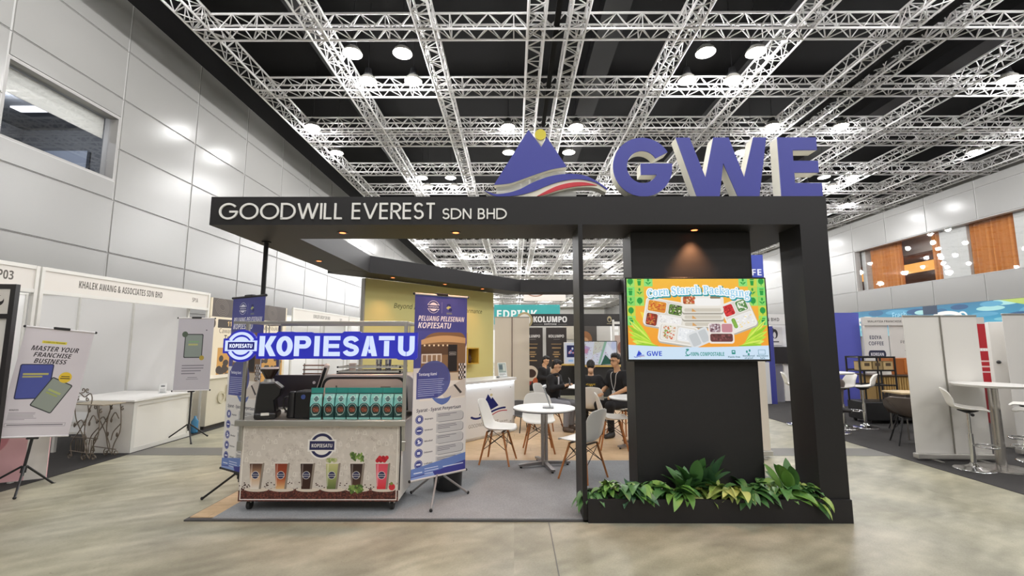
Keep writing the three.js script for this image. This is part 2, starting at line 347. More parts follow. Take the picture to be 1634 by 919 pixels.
{
  const place = []; let first = true;
  for (let k = -2; k < 10; k++) {
    for (let i = 0; i < 3; i++) for (const dz of [0.6, -0.6]) for (const dx of [-0.62, 0.62]) place.push([-3.37 + 8.72 * i + dx, -10.99 - 8.54 * k + dz, k, 'A' + i, dx, dz, 0.64]);
    for (let i = -1; i < 3; i++) for (const dz of [1.02, -1.02]) for (const dx of [-1.13, 1.13]) { const x = 0.94 + 8.75 * i + dx; if (x > -8.2 && x < 19.2) place.push([x, -15.27 - 8.54 * k + dz, k, 'B' + i, dx, dz, 1.16]); }
  }
  const cluster = { A0: 'tight cluster left of the emblem', A1: 'tight cluster above the letters', A2: 'tight cluster at far right', 'B-1': 'pair beside the left wall', B0: 'square around the emblem', B1: 'square right of the letters', B2: 'pair beside the right wall' };
  for (const [x, z, k, c, dx, dz] of place) {
    const near = k >= 0 && k <= 4;
    const label = near ? `round hall lamp, ${dz > 0 ? 'nearer' : 'farther'} ${c === 'B-1' ? '' : dx < 0 ? 'left ' : 'right '}one of the ${ORD[k].replace('nearest', 'first')} ${cluster[c]}` : k < 0 ? 'round hall lamp overhead, nearer than the view' : 'round bright lamp hanging far down the hall ceiling';
    let o = lampProto; if (first) first = false; else o = copy(lampProto);
    tag(o, label); if (!near) o.userData.group = k < 0 ? 'overhead hall lamps' : 'far hall lamps'; else delete o.userData.group;
    o.position.set(x, LAMP_Y, z); o.rotation.y = rr(-0.2, 0.2);
    if (k <= 3) {
      const s = new THREE.PointLight(LAMP_TINT, LAMP_POWER, 0, 2); s.position.set(x, LAMP_Y - 0.17, z); s.castShadow = true; s.shadow.radius = 7; s.shadow.mapSize.set(256, 256); scene.add(s);
    }
  }
  for (let k = 4; k < 10; k++) for (const x of [-3.46, 0.97, 5.5, 10, 14.5]) {       // one light stands for each far cluster
    const s = new THREE.PointLight(LAMP_TINT, LAMP_POWER * 4, 0, 2), z = -10.99 - 8.54 * k; s.position.set(x, LAMP_Y - 0.17, z); s.castShadow = true; s.shadow.radius = 12; scene.add(s);
  }
}

// ---------- the black booth ----------
const boothM = M('#131113', 0.55), boothDark = M('#1a181a', 0.6), cream = M('#e9e6d8', 0.5), blueM = M('#3f449c', 0.42), NAVY = '#1d2568';
const carpetTex = noiseTex(256, (u, v) => { const k = 0.5 * vnoise(nE, 256, u * 256, v * 256) + 0.3 * vnoise(nD, 128, u * 128, v * 128) + 0.2 * vnoise(nA, 8, u * 8, v * 8), g = 40 * (k - 0.5); return [clamp(140 + g), clamp(142 + g), clamp(144 + g)]; });
const carpetM = new THREE.MeshStandardMaterial({ map: carpetTex, roughness: 0.95 });
const woodTex = noiseTex(512, (u, v) => {
  const row = Math.floor(v * 8), off = (row * 0.37) % 1, edge = (v * 8) % 1 < 0.03 || (u + off) % 1 < 0.004 ? -26 : 0;
  const k = 0.6 * vnoise(nB, 16, u * 16, v * 64 + row * 3) + 0.4 * vnoise(nC, 64, u * 64, v * 64 * 4), t = 24 * (k - 0.5) + edge + 10 * (nA[row * 7 % 64] - 0.5);
  return [clamp(204 + t), clamp(173 + t), clamp(134 + t)];
});
const vinylM = new THREE.MeshStandardMaterial({ map: woodTex, roughness: 0.5 });
{
  const p = thing('booth_platform', 'low booth platform with grey carpet at the front and beige wood vinyl at the back', 'platform');
  part('base_board', span(-2.96, 3.0, 0.0, 0.014, -10.75, -4.25), M('#4b4a4b', 0.6), p);
  part('carpet', boxUV(span(-2.72, 2.98, 0.014, 0.022, -6.28, -4.27)), carpetM, p);
  part('vinyl_floor', [boxUV(span(-2.72, 2.98, 0.014, 0.022, -10.7, -6.28), 1.6), boxUV(span(-2.94, -2.72, 0.014, 0.022, -10.7, -4.3), 1.6)], vinylM, p);
}
const FLOOR = 0.022, A0 = [-2.45, -7.15], D0 = [0.649, -0.761], N0 = [-0.761, -0.649], onDiag = (s, o) => [A0[0] + D0[0] * s + N0[0] * o, A0[1] + D0[1] * s + N0[1] * o], DIAG = 0.8645;
const frame = thing('exhibition_booth', 'matt black booth frame with a deep canopy ring carrying white company lettering', 'booth');
part('beam', span(-2.945, 3.02, 2.72, 3.0, -4.85, -4.25), boothM, frame);
part('beam', span(-2.945, -2.35, 2.72, 3.0, -7.55, -4.85), boothM, frame);
part('beam', span(2.42, 3.02, 2.72, 3.0, -10.8, -4.85), boothM, frame);
part('beam', span(0.12, 2.42, 2.72, 3.0, -10.8, -10.2), boothM, frame);
{ const [x, z] = onDiag(2.0, 0.3); part('beam', box(4.5, 0.28, 0.6, 0, 0, 0), boothM, frame, [x, 2.858, z], [0, DIAG, 0]); }
part('post', span(0.618, 0.66, 0, 2.72, -4.68, -4.25), boothM, frame);
part('column', span(2.75, 3.01, 0, 2.72, -4.6, -4.25), boothM, frame);
part('pole', [cyl(0.024, 0.024, 2.7, -2.8, 1.365, -5.0, 12), cyl(0.07, 0.07, 0.012, -2.8, 0.028, -5.0, 16), cyl(0.05, 0.05, 0.01, -2.8, 2.714, -5.0, 12)], BLACK, frame);
part('pole', span(2.5, 2.75, 0.022, 2.72, -10.7, -10.45), boothM, frame);

// stroke alphabet, cap height 1
function glyph(ch) {
  const S = (...pts) => ({ pts }), O = (pts) => ({ pts, closed: true });
  switch (ch) {
    case 'G': return [1.0, [S(...arc(0.5, 0.5, 0.5, 0.5, 40, 357, 30)), S([1.05, 0.47], [0.56, 0.47])]];
    case 'O': return [1.0, [O(arc(0.5, 0.5, 0.5, 0.5, 0, 351, 39))]];
    case 'D': return [0.76, [S([0, 0], [0, 1], [0.26, 1], ...arc(0.26, 0.5, 0.5, 0.5, 84, -84, 20), [0.26, 0], [0, 0], [0, 0.05])]];
    case 'W': return [1.14, [S([0, 1.04], [0.29, -0.02]), S([0.29, -0.02], [0.57, 1.04]), S([0.57, 1.04], [0.85, -0.02]), S([0.85, -0.02], [1.14, 1.04])]];
    case 'V': return [0.76, [S([0, 1.04], [0.38, -0.02]), S([0.38, -0.02], [0.76, 1.04])]];
    case 'I': return [0.0, [S([0, -0.05], [0, 1.05])]];
    case 'L': return [0.4, [S([0, 1.05], [0, 0], [0.4, 0])]];
    case 'E': return [0.44, [S([0.44, 1], [0, 1], [0, 0], [0.44, 0]), S([0, 0.52], [0.42, 0.52])]];
    case 'R': return [0.5, [S([0, -0.05], [0, 1], [0.26, 1], ...arc(0.26, 0.74, 0.24, 0.26, 80, -80, 12), [0.26, 0.48], [0, 0.48]), S([0.24, 0.48], [0.52, -0.05])]];
    case 'S': return [0.46, [S(...arc(0.23, 0.74, 0.22, 0.26, 25, 255, 16), ...arc(0.23, 0.26, 0.24, 0.26, 70, -160, 16))]];
    case 'T': return [0.5, [S([0, 1], [0.5, 1]), S([0.25, 1], [0.25, -0.05])]];
    case 'N': return [0.6, [S([0, -0.05], [0, 1.04]), S([0, 1.04], [0.6, -0.04]), S([0.6, -0.04], [0.6, 1.05])]];
    case 'H': return [0.56, [S([0, -0.05], [0, 1.05]), S([0.56, -0.05], [0.56, 1.05]), S([0, 0.52], [0.56, 0.52])]];
    case 'B': return [0.5, [S([0, 0], [0, 1], [0.22, 1], ...arc(0.22, 0.76, 0.21, 0.24, 80, -80, 10), [0.22, 0.52], [0, 0.52]), S([0.2, 0.52], ...arc(0.24, 0.26, 0.24, 0.26, 85, -85, 10), [0, 0], [0, 0.06])]];
  }
  return [0.5, []];
}
function lettering(text, x0, x1, y, h, weight, depth, z, mat, parent) {
  const gap = 0.1 + weight; let w = 0; const at = [];
  for (const ch of text) { at.push(w); w += ch === ' ' ? 0.42 : glyph(ch)[0] + gap; }
  const sx = (x1 - x0) / (w - gap + weight), cap = h - weight * h;
  [...text].forEach((ch, i) => {
    if (ch === ' ') return;
    const geos = glyph(ch)[1].map(({ pts, closed }, n) => extrude(ribbon(pts.map(([px, py]) => [(at[i] + px + weight / 2) * sx, py * cap + weight * h / 2]), weight * h, closed), depth + 0.0007 * n));
    part('letter', geos, mat, parent, [x0, y, z]);
  });
}
const letterM = M('#efeeea', 0.4);
lettering('GOODWILL EVEREST', -2.855, -0.755, 2.772, 0.163, 0.115, 0.012, -4.25, letterM, frame);
lettering('SDN BHD', -0.69, -0.067, 2.772, 0.107, 0.13, 0.012, -4.25, letterM, frame);

// big standing letters
function bigLetter(label, shapes, x) {
  const t = thing('sign_letter', label, 'sign', [x, 3.0, -4.27]);
  part('letter_body', [extrude(shapes, 0.125)], cream, t, [0, 0, -0.125]);
  part('letter_face', [extrude(shapes, 0.012)], blueM, t, [0, 0, 0.001]);
  return t;
}
bigLetter('large blue letter G with cream sides standing on the black canopy', [poly([...arc(0.29, 0.3, 0.29, 0.3, 30, 350, 44), [0.58, 0.335], [0.27, 0.335], [0.27, 0.22], ...arc(0.29, 0.3, 0.154, 0.164, 331, 32, 40)])], 0.972);
bigLetter('large blue letter W with cream sides standing on the black canopy', [poly([[0, 0.6], [0.135, 0.6], [0.272, 0.19], [0.37, 0.6], [0.52, 0.6], [0.65, 0.19], [0.764, 0.6], [0.89, 0.6], [0.785, 0], [0.577, 0], [0.452, 0.34], [0.4, 0], [0.178, 0]])], 1.6);
bigLetter('large blue letter E with cream sides standing on the black canopy', [poly([[0, 0], [0.4, 0], [0.4, 0.135], [0.14, 0.135], [0.14, 0.24], [0.38, 0.24], [0.38, 0.36], [0.14, 0.36], [0.14, 0.47], [0.38, 0.47], [0.38, 0.6], [0, 0.6]])], 2.6);
{
  // mountain emblem; drawn in its own units (one unit = 0.9 mm)
  const k = 0.00089, u = (x, y) => [x * k - 0.247, (870 - y) * k * 1.02], curve = (pts) => new THREE.CatmullRomCurve3(pts.map(([x, y]) => V(x, y, 0)), false, 'centripetal').getPoints(40).map((p) => u(p.x, p.y));
  const lg = thing('mountain_emblem', 'blue twin-peak mountain emblem with yellow sun and red swoosh on the canopy', 'emblem', [0, 3.0, -4.27]);
  const mt = poly([u(60, 735), u(440, 115), u(500, 195), u(582, 312), u(645, 200), u(860, 535), ...curve([[860, 535], [700, 562], [560, 605], [400, 662], [250, 715], [150, 730], [62, 736]])]);
  part('mountain_body', extrude(mt, 0.1), cream, lg, [0, 0, -0.1]); part('mountain_face', extrude(mt, 0.01), blueM, lg, [0, 0, 0.001]);
  const top = [[-40, 800], [80, 838], [300, 802], [500, 705], [700, 636], [900, 615], [1050, 632], [1180, 692], [1305, 780]];
  const sw = poly([...curve(top), ...curve([[1290, 822], [1180, 768], [1000, 762], [850, 785], [700, 826], [560, 868], [400, 869], [100, 869], [-10, 840], [-40, 805]])]);
  part('swoosh_body', extrude(sw, 0.1), cream, lg, [0, 0, -0.1]);
  part('swoosh_blue', extrude(poly([...curve(top), ...curve([[1305, 800], [1180, 715], [1060, 682], [950, 674], [800, 696], [650, 744], [500, 806], [350, 848], [200, 864], [60, 858], [-40, 806]])]), 0.01), blueM, lg, [0, 0, 0.001]);
  part('swoosh_red', extrude(poly([...curve([[530, 862], [640, 802], [750, 752], [900, 715], [1050, 710], [1190, 740]]), ...curve([[1190, 742], [1050, 746], [900, 764], [750, 800], [620, 845], [535, 864]])]), 0.01), M('#c93742', 0.45), lg, [0, 0, 0.001]);
  const sun = poly([...curve([[518, 190], [514, 140], [540, 108], [575, 102], [612, 110], [636, 140], [632, 195]]), u(585, 280)]);
  part('sun_body', extrude(sun, 0.1), cream, lg, [0, 0, -0.11]);
  part('sun_face', extrude(poly(arc(...u(575, 165), 62 * k, 62 * k, 0, 354, 30)), 0.012), M('#d8c93a', 0.45), lg, [0, 0, -0.009]);
  const clear = new THREE.MeshPhysicalMaterial({ color: 0xf4f4f2, transmission: 0.75, roughness: 0.25, thickness: 0 });
  part('acrylic_support', extrude(poly([...curve([[80, 740], [250, 718], [400, 665], [560, 608], [700, 566], [850, 540]]), ...curve([[850, 612], [700, 636], [500, 705], [300, 802], [80, 830]])]), 0.01), clear, lg, [0, 0, -0.06]);
  part('acrylic_support', extrude(poly([u(640, 868), u(970, 868), u(970, 790), u(850, 786), u(700, 826)]), 0.01), clear, lg, [0, 0, -0.06]);
}

// recessed downlights in the canopy
function downlight(label, x, z, aim, power) {
  const t = thing('downlight', label, 'downlight', [x, 2.719, z], 0);
  part('trim_ring', lathe([[0.03, -0.004], [0.05, -0.006], [0.055, 0.0], [0.03, 0.0]], 20), M('#5a5350', 0.4, { metalness: 0.5 }), t);
  part('lamp_lens', cyl(0.031, 0.031, 0.003, 0, -0.003, 0, 18), glow(0xff7a44, 5), t);
  const s = new THREE.SpotLight(0xffb27a, power, 0, 0.72, 0.7, 2); s.position.set(x, 2.70, z); s.target.position.set(...aim); s.castShadow = true; s.shadow.radius = 2; scene.add(s, s.target);
}
downlight('warm downlight in the canopy soffit above the coffee cart sign', -1.77, -4.56, [-1.77, 0, -4.7], 3.5);
downlight('warm downlight in the front soffit right of the coffee cart', -0.6, -4.56, [-0.6, 0, -4.6], 5);
downlight('warm downlight in the front soffit above the television', 1.82, -4.46, [1.82, 1.6, -4.6], 5);
downlight('warm downlight in the left soffit behind the black pole', -2.72, -6.2, [-2.7, 0, -6.2], 3.5);
{ const spots = [[0.75, 'left'], [1.95, 'middle'], [3.0, 'right']]; for (const [s, w] of spots) { const [x, z] = onDiag(s, 0.22), [ax, az] = onDiag(s, 0.55); downlight(`warm downlight washing the olive wall, ${w} one of three`, x, z, [ax, 0.9, az], 1.6); } }

// olive feature wall under the slanting beam
{
  const [x, z] = onDiag(2.1, 0.6), L = 3.3, t = thing('feature_partition', 'olive green booth wall with an italic slogan under the slanting black beam', 'partition', [x, FLOOR, z], DIAG);
  part('wall_board', box(L, 2.695, 0.09, 0, 1.348, -0.05), M('#d2cc88', 0.75), t);
  part('slogan_panel', printGeo(L - 0.004, 2.69, 0.006), print(1320, 1076, (c, w, h) => {
    rect(c, '#d4ce8a', 0, 0, w, h);
    txt(c, 'Beyond Innovation, Beyond Performance', 235, 198, 935, 36, '#35320f', '{}px sans-serif', 0.2);
  }, 0.75), t, [0, 1.348, -0.002]);
  part('end_board', box(0.02, 2.69, 0.1, -L / 2 - 0.01, 1.347, -0.05), M('#a8a79f', 0.6), t);
  const yM = M('#c9a23a', 0.5);
  for (const [s, y, w, h, lab] of [[2.9, 1.13, 0.34, 0.34, 'yellow framed wall cube shelf holding a small brown ornament'], [2.6, 1.5, 0.24, 0.28, 'smaller yellow framed wall cube shelf above the larger one']]) {
    const [cx, cz] = onDiag(s, 0.6), q = thing('cube_shelf', lab, 'shelf', [cx, y, cz], DIAG);
    for (const [px, py, bw, bh] of [[0, 0.01, w, 0.02], [0, h - 0.01, w, 0.02], [-w / 2 + 0.01, h / 2, 0.02, h - 0.04], [w / 2 - 0.01, h / 2, 0.02, h - 0.04]]) part('frame_board', box(bw, bh, 0.22, px, py, 0.113), yM, q);
    part('back_board', box(w - 0.04, h - 0.04, 0.01, 0, h / 2, 0.008), M('#6b4a1c', 0.7), q);
    if (w > 0.3) single('ornament', 'small brown ornament standing in the yellow cube shelf', 'ornament', lathe([[0.001, 0], [0.05, 0], [0.035, 0.03], [0.055, 0.09], [0.02, 0.15], [0.03, 0.17], [0.001, 0.17]]), M('#4a2f1a', 0.4), [cx + 0.08, y + 0.021, cz + 0.08]);
  }
}

// white reception counter
function drawLogo(c, x, y, s, navy = NAVY) {      // flat emblem, s = width
  const k = s / 100;
  area(c, navy, [[x + 14 * k, y + 62 * k], [x + 40 * k, y], [x + 50 * k, y + 17 * k], [x + 53 * k, y + 11 * k], [x + 72 * k, y + 40 * k], [x + 40 * k, y + 54 * k]]);
  disc(c, '#c9b98c', x + 50 * k, y + 4 * k, 4 * k);
  c.lineCap = 'round'; c.lineWidth = 6 * k; c.strokeStyle = navy; c.beginPath(); c.moveTo(x - 6 * k, y + 64 * k); c.bezierCurveTo(x + 18 * k, y + 84 * k, x + 46 * k, y + 46 * k, x + 92 * k, y + 50 * k); c.stroke();
  c.lineWidth = 3 * k; c.strokeStyle = '#b23a48'; c.beginPath(); c.moveTo(x + 48 * k, y + 70 * k); c.bezierCurveTo(x + 64 * k, y + 58 * k, x + 80 * k, y + 56 * k, x + 98 * k, y + 60 * k); c.stroke();
}
{
  const t = thing('reception_counter', 'white reception counter with a mountain logo board and lit top edge', 'counter', [-0.665, FLOOR, -7.84], 0.872);
  part('counter_body', rbox(1.5, 0.88, 0.48, 0, 0.44, 0), WHITE, t);
  part('counter_top', rbox(1.56, 0.05, 0.54, 0, 0.917, 0.01), M('#e6e4df', 0.35), t);
  part('logo_board', printGeo(1.46, 0.82, 0.012), print(1024, 575, (c, w, h) => {
    rect(c, '#e9e8e6', 0, 0, w, h);
    c.save(); c.translate(310, 110); c.scale(1.56, 1); drawLogo(c, 0, 0, 370); c.restore(); txt(c, 'GOODWILL EVEREST', 225, 462, 500, 38, '#77756f', '{}px sans-serif'); txt(c, 'SDN BHD', 745, 462, 150, 20, '#77756f', '{}px sans-serif');
  }, 0.25), t, [0, 0.455, 0.262]);
  for (const [x, y] of [[0.62, 0.78], [0.62, 0.2], [0.1, 0.78], [0.1, 0.2], [-0.62, 0.78], [-0.62, 0.2]]) part('standoff', cyl(0.012, 0.012, 0.024, 0, 0, 0, 12).rotateX(Math.PI / 2), STEEL, t, [x, y, 0.26]);
  part('light_strip', box(1.46, 0.012, 0.012, 0, 0.884, 0.262), glow(0xe6f2ff, 5), t);
  const l = new THREE.RectAreaLight(0xe6f2ff, 14, 1.4, 0.03); l.position.set(0, 0.878, 0.28); l.lookAt(0, 0, 0.29); t.add(l);
  const st = thing('brochure_stand', 'clear acrylic sign holder with a grey print on the reception counter', 'sign holder', [-0.2, 0.967, -8.28], 0.6);
  part('base', box(0.18, 0.006, 0.1, 0, 0.003, 0), M('#d9dcdd', 0.2), st); part('sheet', printGeo(0.18, 0.25, 0.006), print(128, 180, (c, w, h) => { rect(c, '#e3e6e3', 0, 0, w, h); rect(c, '#9aa8a0', 10, 10, 108, 120); rect(c, '#5d6f74', 20, 30, 50, 60); rect(c, '#c9cfc6', 74, 20, 36, 90); lines(c, '#777', 12, 142, 100, 3, 11, 4); }), st, [0, 0.131, -0.02], [-0.2, 0, 0]);
  const fl = thing('flyer_stand', 'green flyer standing on the reception counter behind the right banner', 'flyer', [-0.93, 0.967, -7.62], 0.5);
  part('base', box(0.15, 0.006, 0.08, 0, 0.003, 0), M('#d9dcdd', 0.2), fl); part('sheet', printGeo(0.15, 0.21, 0.005), print(96, 134, (c, w, h) => { rect(c, '#7fa35c', 0, 0, w, h); rect(c, '#e8efe0', 12, 14, 72, 30); lines(c, '#dce8cf', 12, 60, 70, 6, 11, 4); }), fl, [0, 0.11, 0], [-0.2, 0, 0]);
  single('computer_mouse', 'small grey mouse lying on the reception counter top', 'mouse', new THREE.SphereGeometry(0.05, 14, 8).scale(0.65, 0.35, 1).translate(0, 0.016, 0), M('#8d8f8e', 0.4), [-0.28, 0.966, -8.1]);
}

// television wall, television
single('television_partition', 'black freestanding wall panel carrying the television', 'partition', span(1.2, 2.43, 0.022, 2.72, -4.9, -4.56, 0.004), boothDark, [0, 0, 0]);
{
  const W = 1.405, H = 0.83, t = thing('television', 'large wall television showing a corn starch packaging advertisement', 'television', [1.812, 1.823, -4.5]);
  part('bezel', rbox(W, H, 0.05, 0, 0, 0, 0.006), M('#0c0c0e', 0.3), t);
  part('wall_bracket', box(0.5, 0.3, 0.03, 0, 0, -0.042), BLACK, t);
  const pic = canvasTex(1200, 706, (c, w, h) => {
    const g = c.createLinearGradient(0, 0, 0, h); g.addColorStop(0, '#f7bd3c'); g.addColorStop(1, '#f39a2c'); c.fillStyle = g; c.fillRect(0, 0, w, h);
    for (const s of [1, -1]) {                       // green tiles and maize leaves, mirrored
      c.save(); if (s < 0) { c.translate(w, 0); c.scale(-1, 1); }
      const cells = [[0, 0], [1, 0], [2, 0], [0, 1], [1, 1], [0, 2], [1, 2], [0, 3], [0, 4]];
      cells.forEach(([i, j], n) => {
        const x = i * 78 - 6, y = j * 86 - 16; rect(c, ['#9ee06a', '#c8d84a', '#8be07a', '#7ddf72', '#b9d652', '#86d968'][n % 6], x, y, 76, 84);
        const k = (i + j) % 3; c.fillStyle = '#1f9a3c';
        if (k === 0) { disc(c, '#1f9a3c', x + 38, y + 38, 24, 28); rect(c, '#1f9a3c', x + 35, y + 55, 6, 22); }
        else if (k === 1) { area(c, '#1f9a3c', [[x + 20, y + 18], [x + 56, y + 18], [x + 50, y + 76], [x + 26, y + 76]]); rect(c, '#9ee06a', x + 16, y + 28, 44, 6); }
        else { area(c, '#1f9a3c', [[x + 38, y + 72], [x + 10, y + 44], [x + 34, y + 48]]); area(c, '#1f9a3c', [[x + 38, y + 72], [x + 66, y + 44], [x + 42, y + 48]]); disc(c, '#1f9a3c', x + 38, y + 26, 9, 14); }
      });
      for (let i = 0; i < 7; i++) { const a = 0.5 + i * 0.16; c.save(); c.translate(210 + i * 8, 590); c.rotate(-a - 0.1); c.fillStyle = ['#b6e03a', '#d6ec62', '#9ccf2e', '#c6e64c'][i % 4]; c.beginPath(); c.moveTo(0, 0); c.quadraticCurveTo(-44, -150, 6, -330 + 22 * i); c.quadraticCurveTo(40, -150, 0, 0); c.fill(); c.strokeStyle = '#7bb02a'; c.lineWidth = 3; c.beginPath(); c.moveTo(0, 0); c.lineTo(4, -290 + 22 * i); c.stroke(); c.restore(); }
      area(c, '#f3d84e', [[110, 290], [140, 300], [180, 420], [150, 410]]);
      c.restore();
    }
    const tray = (x, y, a, ww, hh, cellsIn) => {
      c.save(); c.translate(x, y); c.rotate(a); rrect(c, '#b9b4a8', -ww / 2 + 4, -hh / 2 + 14, ww, hh, 34); rrect(c, '#f1ede6', -ww / 2, -hh / 2, ww, hh, 34); rrect(c, '#dcd7ce', -ww / 2 + 12, -hh / 2 + 12, ww - 24, hh - 24, 26);
      for (const [cx, cy, cw, ch, col, dots] of cellsIn) { rrect(c, '#f4f1ec', cx - 5, cy - 5, cw + 10, ch + 10, 20); rrect(c, col, cx, cy, cw, ch, 16); if (dots) for (let i = 0; i < 46; i++) { const q = dots[i % dots.length]; disc(c, q, cx + 10 + rnd() * (cw - 20), cy + 10 + rnd() * (ch - 20), 4 + 7 * rnd(), 3 + 6 * rnd()); } }
      c.restore();
    };
    tray(320, 310, 0.18, 350, 250, [[-150, -100, 155, 95, '#d98a2a', ['#e8a23a', '#c55a22', '#efb94e', '#d24f2a']], [30, -95, 115, 90, '#5a7a34', ['#3a2a3a', '#7cab3e', '#f2ead8', '#4a5a2a']], [-150, 15, 95, 105, '#7a2f1c', ['#a03c22', '#c98a3a', '#d0422e']], [-40, 15, 190, 105, '#efecea', ['#fbfaf8', '#dcd9d6', '#f6f4f0']]]);
    tray(960, 320, -0.36, 250, 270, [[-110, -115, 90, 95, '#c7262a', ['#e23a3c', '#a81820']], [10, -115, 90, 95, '#5c8a4a', ['#dfe8cf', '#3f7a3a', '#f2f5ea']], [-110, 5, 220, 110, '#eceae8', ['#fbfaf8', '#e2e0dc', '#f5e0a8']], [-80, 10, 34, 90, '#6f9a3a', ['#88b548']]]);
    for (let i = 2; i >= 0; i--) { rrect(c, '#a7a196', 470, 250 + i * 62, 362, 66, 22); rrect(c, '#e9e4d9', 470, 244 + i * 62, 362, 58, 22); rrect(c, '#cfc8ba', 492, 262 + i * 62, 318, 30, 12); area(c, '#d6a060', [[560, 262 + i * 62], [596, 292 + i * 62], [556, 292 + i * 62]]); }
    rrect(c, '#f0ebe2', 466, 150, 370, 96, 30); rrect(c, '#b5702f', 484, 156, 108, 68, 16); for (let i = 0; i < 30; i++) disc(c, ['#d2573a', '#e5c9a0', '#a2402a'][i % 3], 492 + 92 * rnd(), 164 + 52 * rnd(), 9); rrect(c, '#f6f4f1', 584, 172, 224, 66, 22); rrect(c, '#8a7a5a', 720, 156, 90, 20, 8);
    tray(430, 490, 0.16, 340, 170, [[-140, -70, 120, 130, '#e8e2d8', ['#c98a5a', '#8aa54a', '#d65a3e', '#efe5d2']], [0, -60, 140, 110, '#eceef0', ['#fbfbfb', '#dfe2e6']]]);
    c.save(); c.translate(610, 520); c.rotate(-0.4); rrect(c, '#dfe1e2', -95, -70, 190, 140, 20); rrect(c, '#c6cacc', -78, -54, 76, 108, 14); rrect(c, '#c6cacc', 10, -54, 68, 108, 14); c.restore();
    rrect(c, '#eee6e0', 690, 390, 220, 180, 24); rrect(c, '#a58a90', 704, 398, 92, 74, 14); for (let i = 0; i < 20; i++) disc(c, ['#d9ccd2', '#6a4a58'][i % 2], 712 + 76 * rnd(), 404 + 60 * rnd(), 8); rrect(c, '#c98a94', 806, 398, 92, 74, 14); rrect(c, '#6b3a3a', 704, 484, 194, 70, 18); for (let i = 0; i < 20; i++) disc(c, ['#8a5050', '#57302f'][i % 2], 720 + 160 * rnd(), 496 + 44 * rnd(), 10);
    c.font = 'bold 88px serif'; c.textAlign = 'center'; c.lineJoin = 'round';
    const word = 'Corn Starch Packaging'; let x = 172; c.textAlign = 'left'; c.font = 'bold 90px serif'; const tw = c.measureText(word).width, sc = 890 / tw;
    for (const [col, lw, off] of [['#1d8f9a', 26, 9], ['#2aa6b0', 22, 4], ['#ffffff', 18, 0], [null, 0, 0]]) { let px = x; for (const ch of word) { const y = 160 - 34 * Math.sin(Math.PI * (px - x) / 890) + 10 * (px - x) / 890; c.save(); c.translate(px + off, y + off); c.scale(sc, 1.05); if (col) { c.strokeStyle = col; c.lineWidth = lw; c.strokeText(ch, 0, 0); } else { c.fillStyle = '#9fd3ee'; c.fillText(ch, 0, 0); } c.restore(); px += c.measureText(ch).width * sc; } }
    area(c, '#cfe4f7', [[0, 580], [300, 596], [600, 602], [900, 596], [1200, 586], [1200, 706], [0, 706]]);
    drawLogo(c, 52, 628, 86, '#2746c9'); txt(c, 'GWE', 152, 676, 136, 40, '#2746c9');
    txt(c, '100% COMPOSTABLE', 528, 676, 290, 32, '#2d8f86'); c.strokeStyle = '#2d8f86'; c.lineWidth = 7; c.beginPath(); c.arc(510, 650, 20, 0.6, 4.6); c.stroke(); disc(c, '#2d8f86', 504, 622, 14, 7); rect(c, '#2d8f86', 482, 672, 30, 6);
    rrect(c, '#2d8f86', 880, 626, 32, 36, 6); rect(c, '#cfe4f7', 888, 634, 16, 12); for (const [dx, dy] of [[0, 0], [24, -10], [14, 22]]) disc(c, '#2d8f86', 1010 + dx, 640 + dy, 8, 11); c.strokeStyle = '#6f9fb0'; c.lineWidth = 4; c.strokeRect(1108, 624, 58, 38);
    txt(c, 'Plastic free', 846, 692, 104, 14, '#47707c'); txt(c, 'Waterproof', 972, 682, 104, 13, '#47707c'); txt(c, 'oil proof', 988, 701, 72, 13, '#47707c'); txt(c, 'Microwave', 1092, 682, 98, 13, '#47707c'); txt(c, 'Safe', 1120, 701, 42, 13, '#47707c');
  });
  const scr = new THREE.MeshStandardMaterial({ color: 0x050505, emissive: 0xffffff, emissiveMap: pic, emissiveIntensity: 0.95, roughness: 0.25 });
  part('screen', new THREE.PlaneGeometry(W - 0.03, H - 0.035), scr, t, [0, 0.002, 0.0262]);
  const l = new THREE.RectAreaLight(0xf6e2a8, 0.8, W - 0.04, H - 0.04); l.position.set(0, 0, 0.05); l.lookAt(0, 0, 1); t.add(l);
}

// planter and its plants
{
  const t = thing('planter_box', 'long low black planter box at the foot of the television wall', 'planter', [0, 0, 0]);
  part('box_wall', [span(0.66, 3.008, 0, 0.2, -4.249, -4.225), span(0.66, 2.75, 0, 0.2, -4.55, -4.52)], boothDark, t);
  part('soil', span(0.665, 2.745, 0.02, 0.165, -4.515, -4.285), M('#2a201a', 0.95), t);
}
function leafGeo(L, W, elev, droop, tip) {       // blade lying along +z, folded along its midrib, bending down with its length
  const n = 9, P = [], idx = []; let y = 0, z = 0, a = elev;
  for (let i = 0; i <= n; i++) {
    const s = i / n, stem = 0.18, w = s < stem ? 0.004 : W / 2 * Math.pow(Math.sin(Math.PI * Math.pow((s - stem) / (1 - stem), tip)), 0.8) + 0.001;
    P.push(-w, y + w * 0.35, z, 0, y, z, w, y + w * 0.35, z);
    a = elev - droop * s; y += Math.sin(a) * L / n; z += Math.cos(a) * L / n;
  }
  for (let i = 0; i < n; i++) for (let j = 0; j < 2; j++) { const k = i * 3 + j; idx.push(k, k + 3, k + 1, k + 1, k + 3, k + 4); }
  const g = new THREE.BufferGeometry(); g.setAttribute('position', new THREE.Float32BufferAttribute(P, 3)); g.setIndex(idx); g.computeVertexNormals();
  g.setAttribute('uv', new THREE.Float32BufferAttribute(P.flatMap((_, i) => i % 3 ? [] : [P[i] / W + 0.5, P[i + 2] / L]), 2)); return g;
}
const leafM = (color) => new THREE.MeshPhysicalMaterial({ color, roughness: 0.45, side: THREE.DoubleSide, transmission: 0, clearcoat: 0.25, clearcoatRoughness: 0.4 });
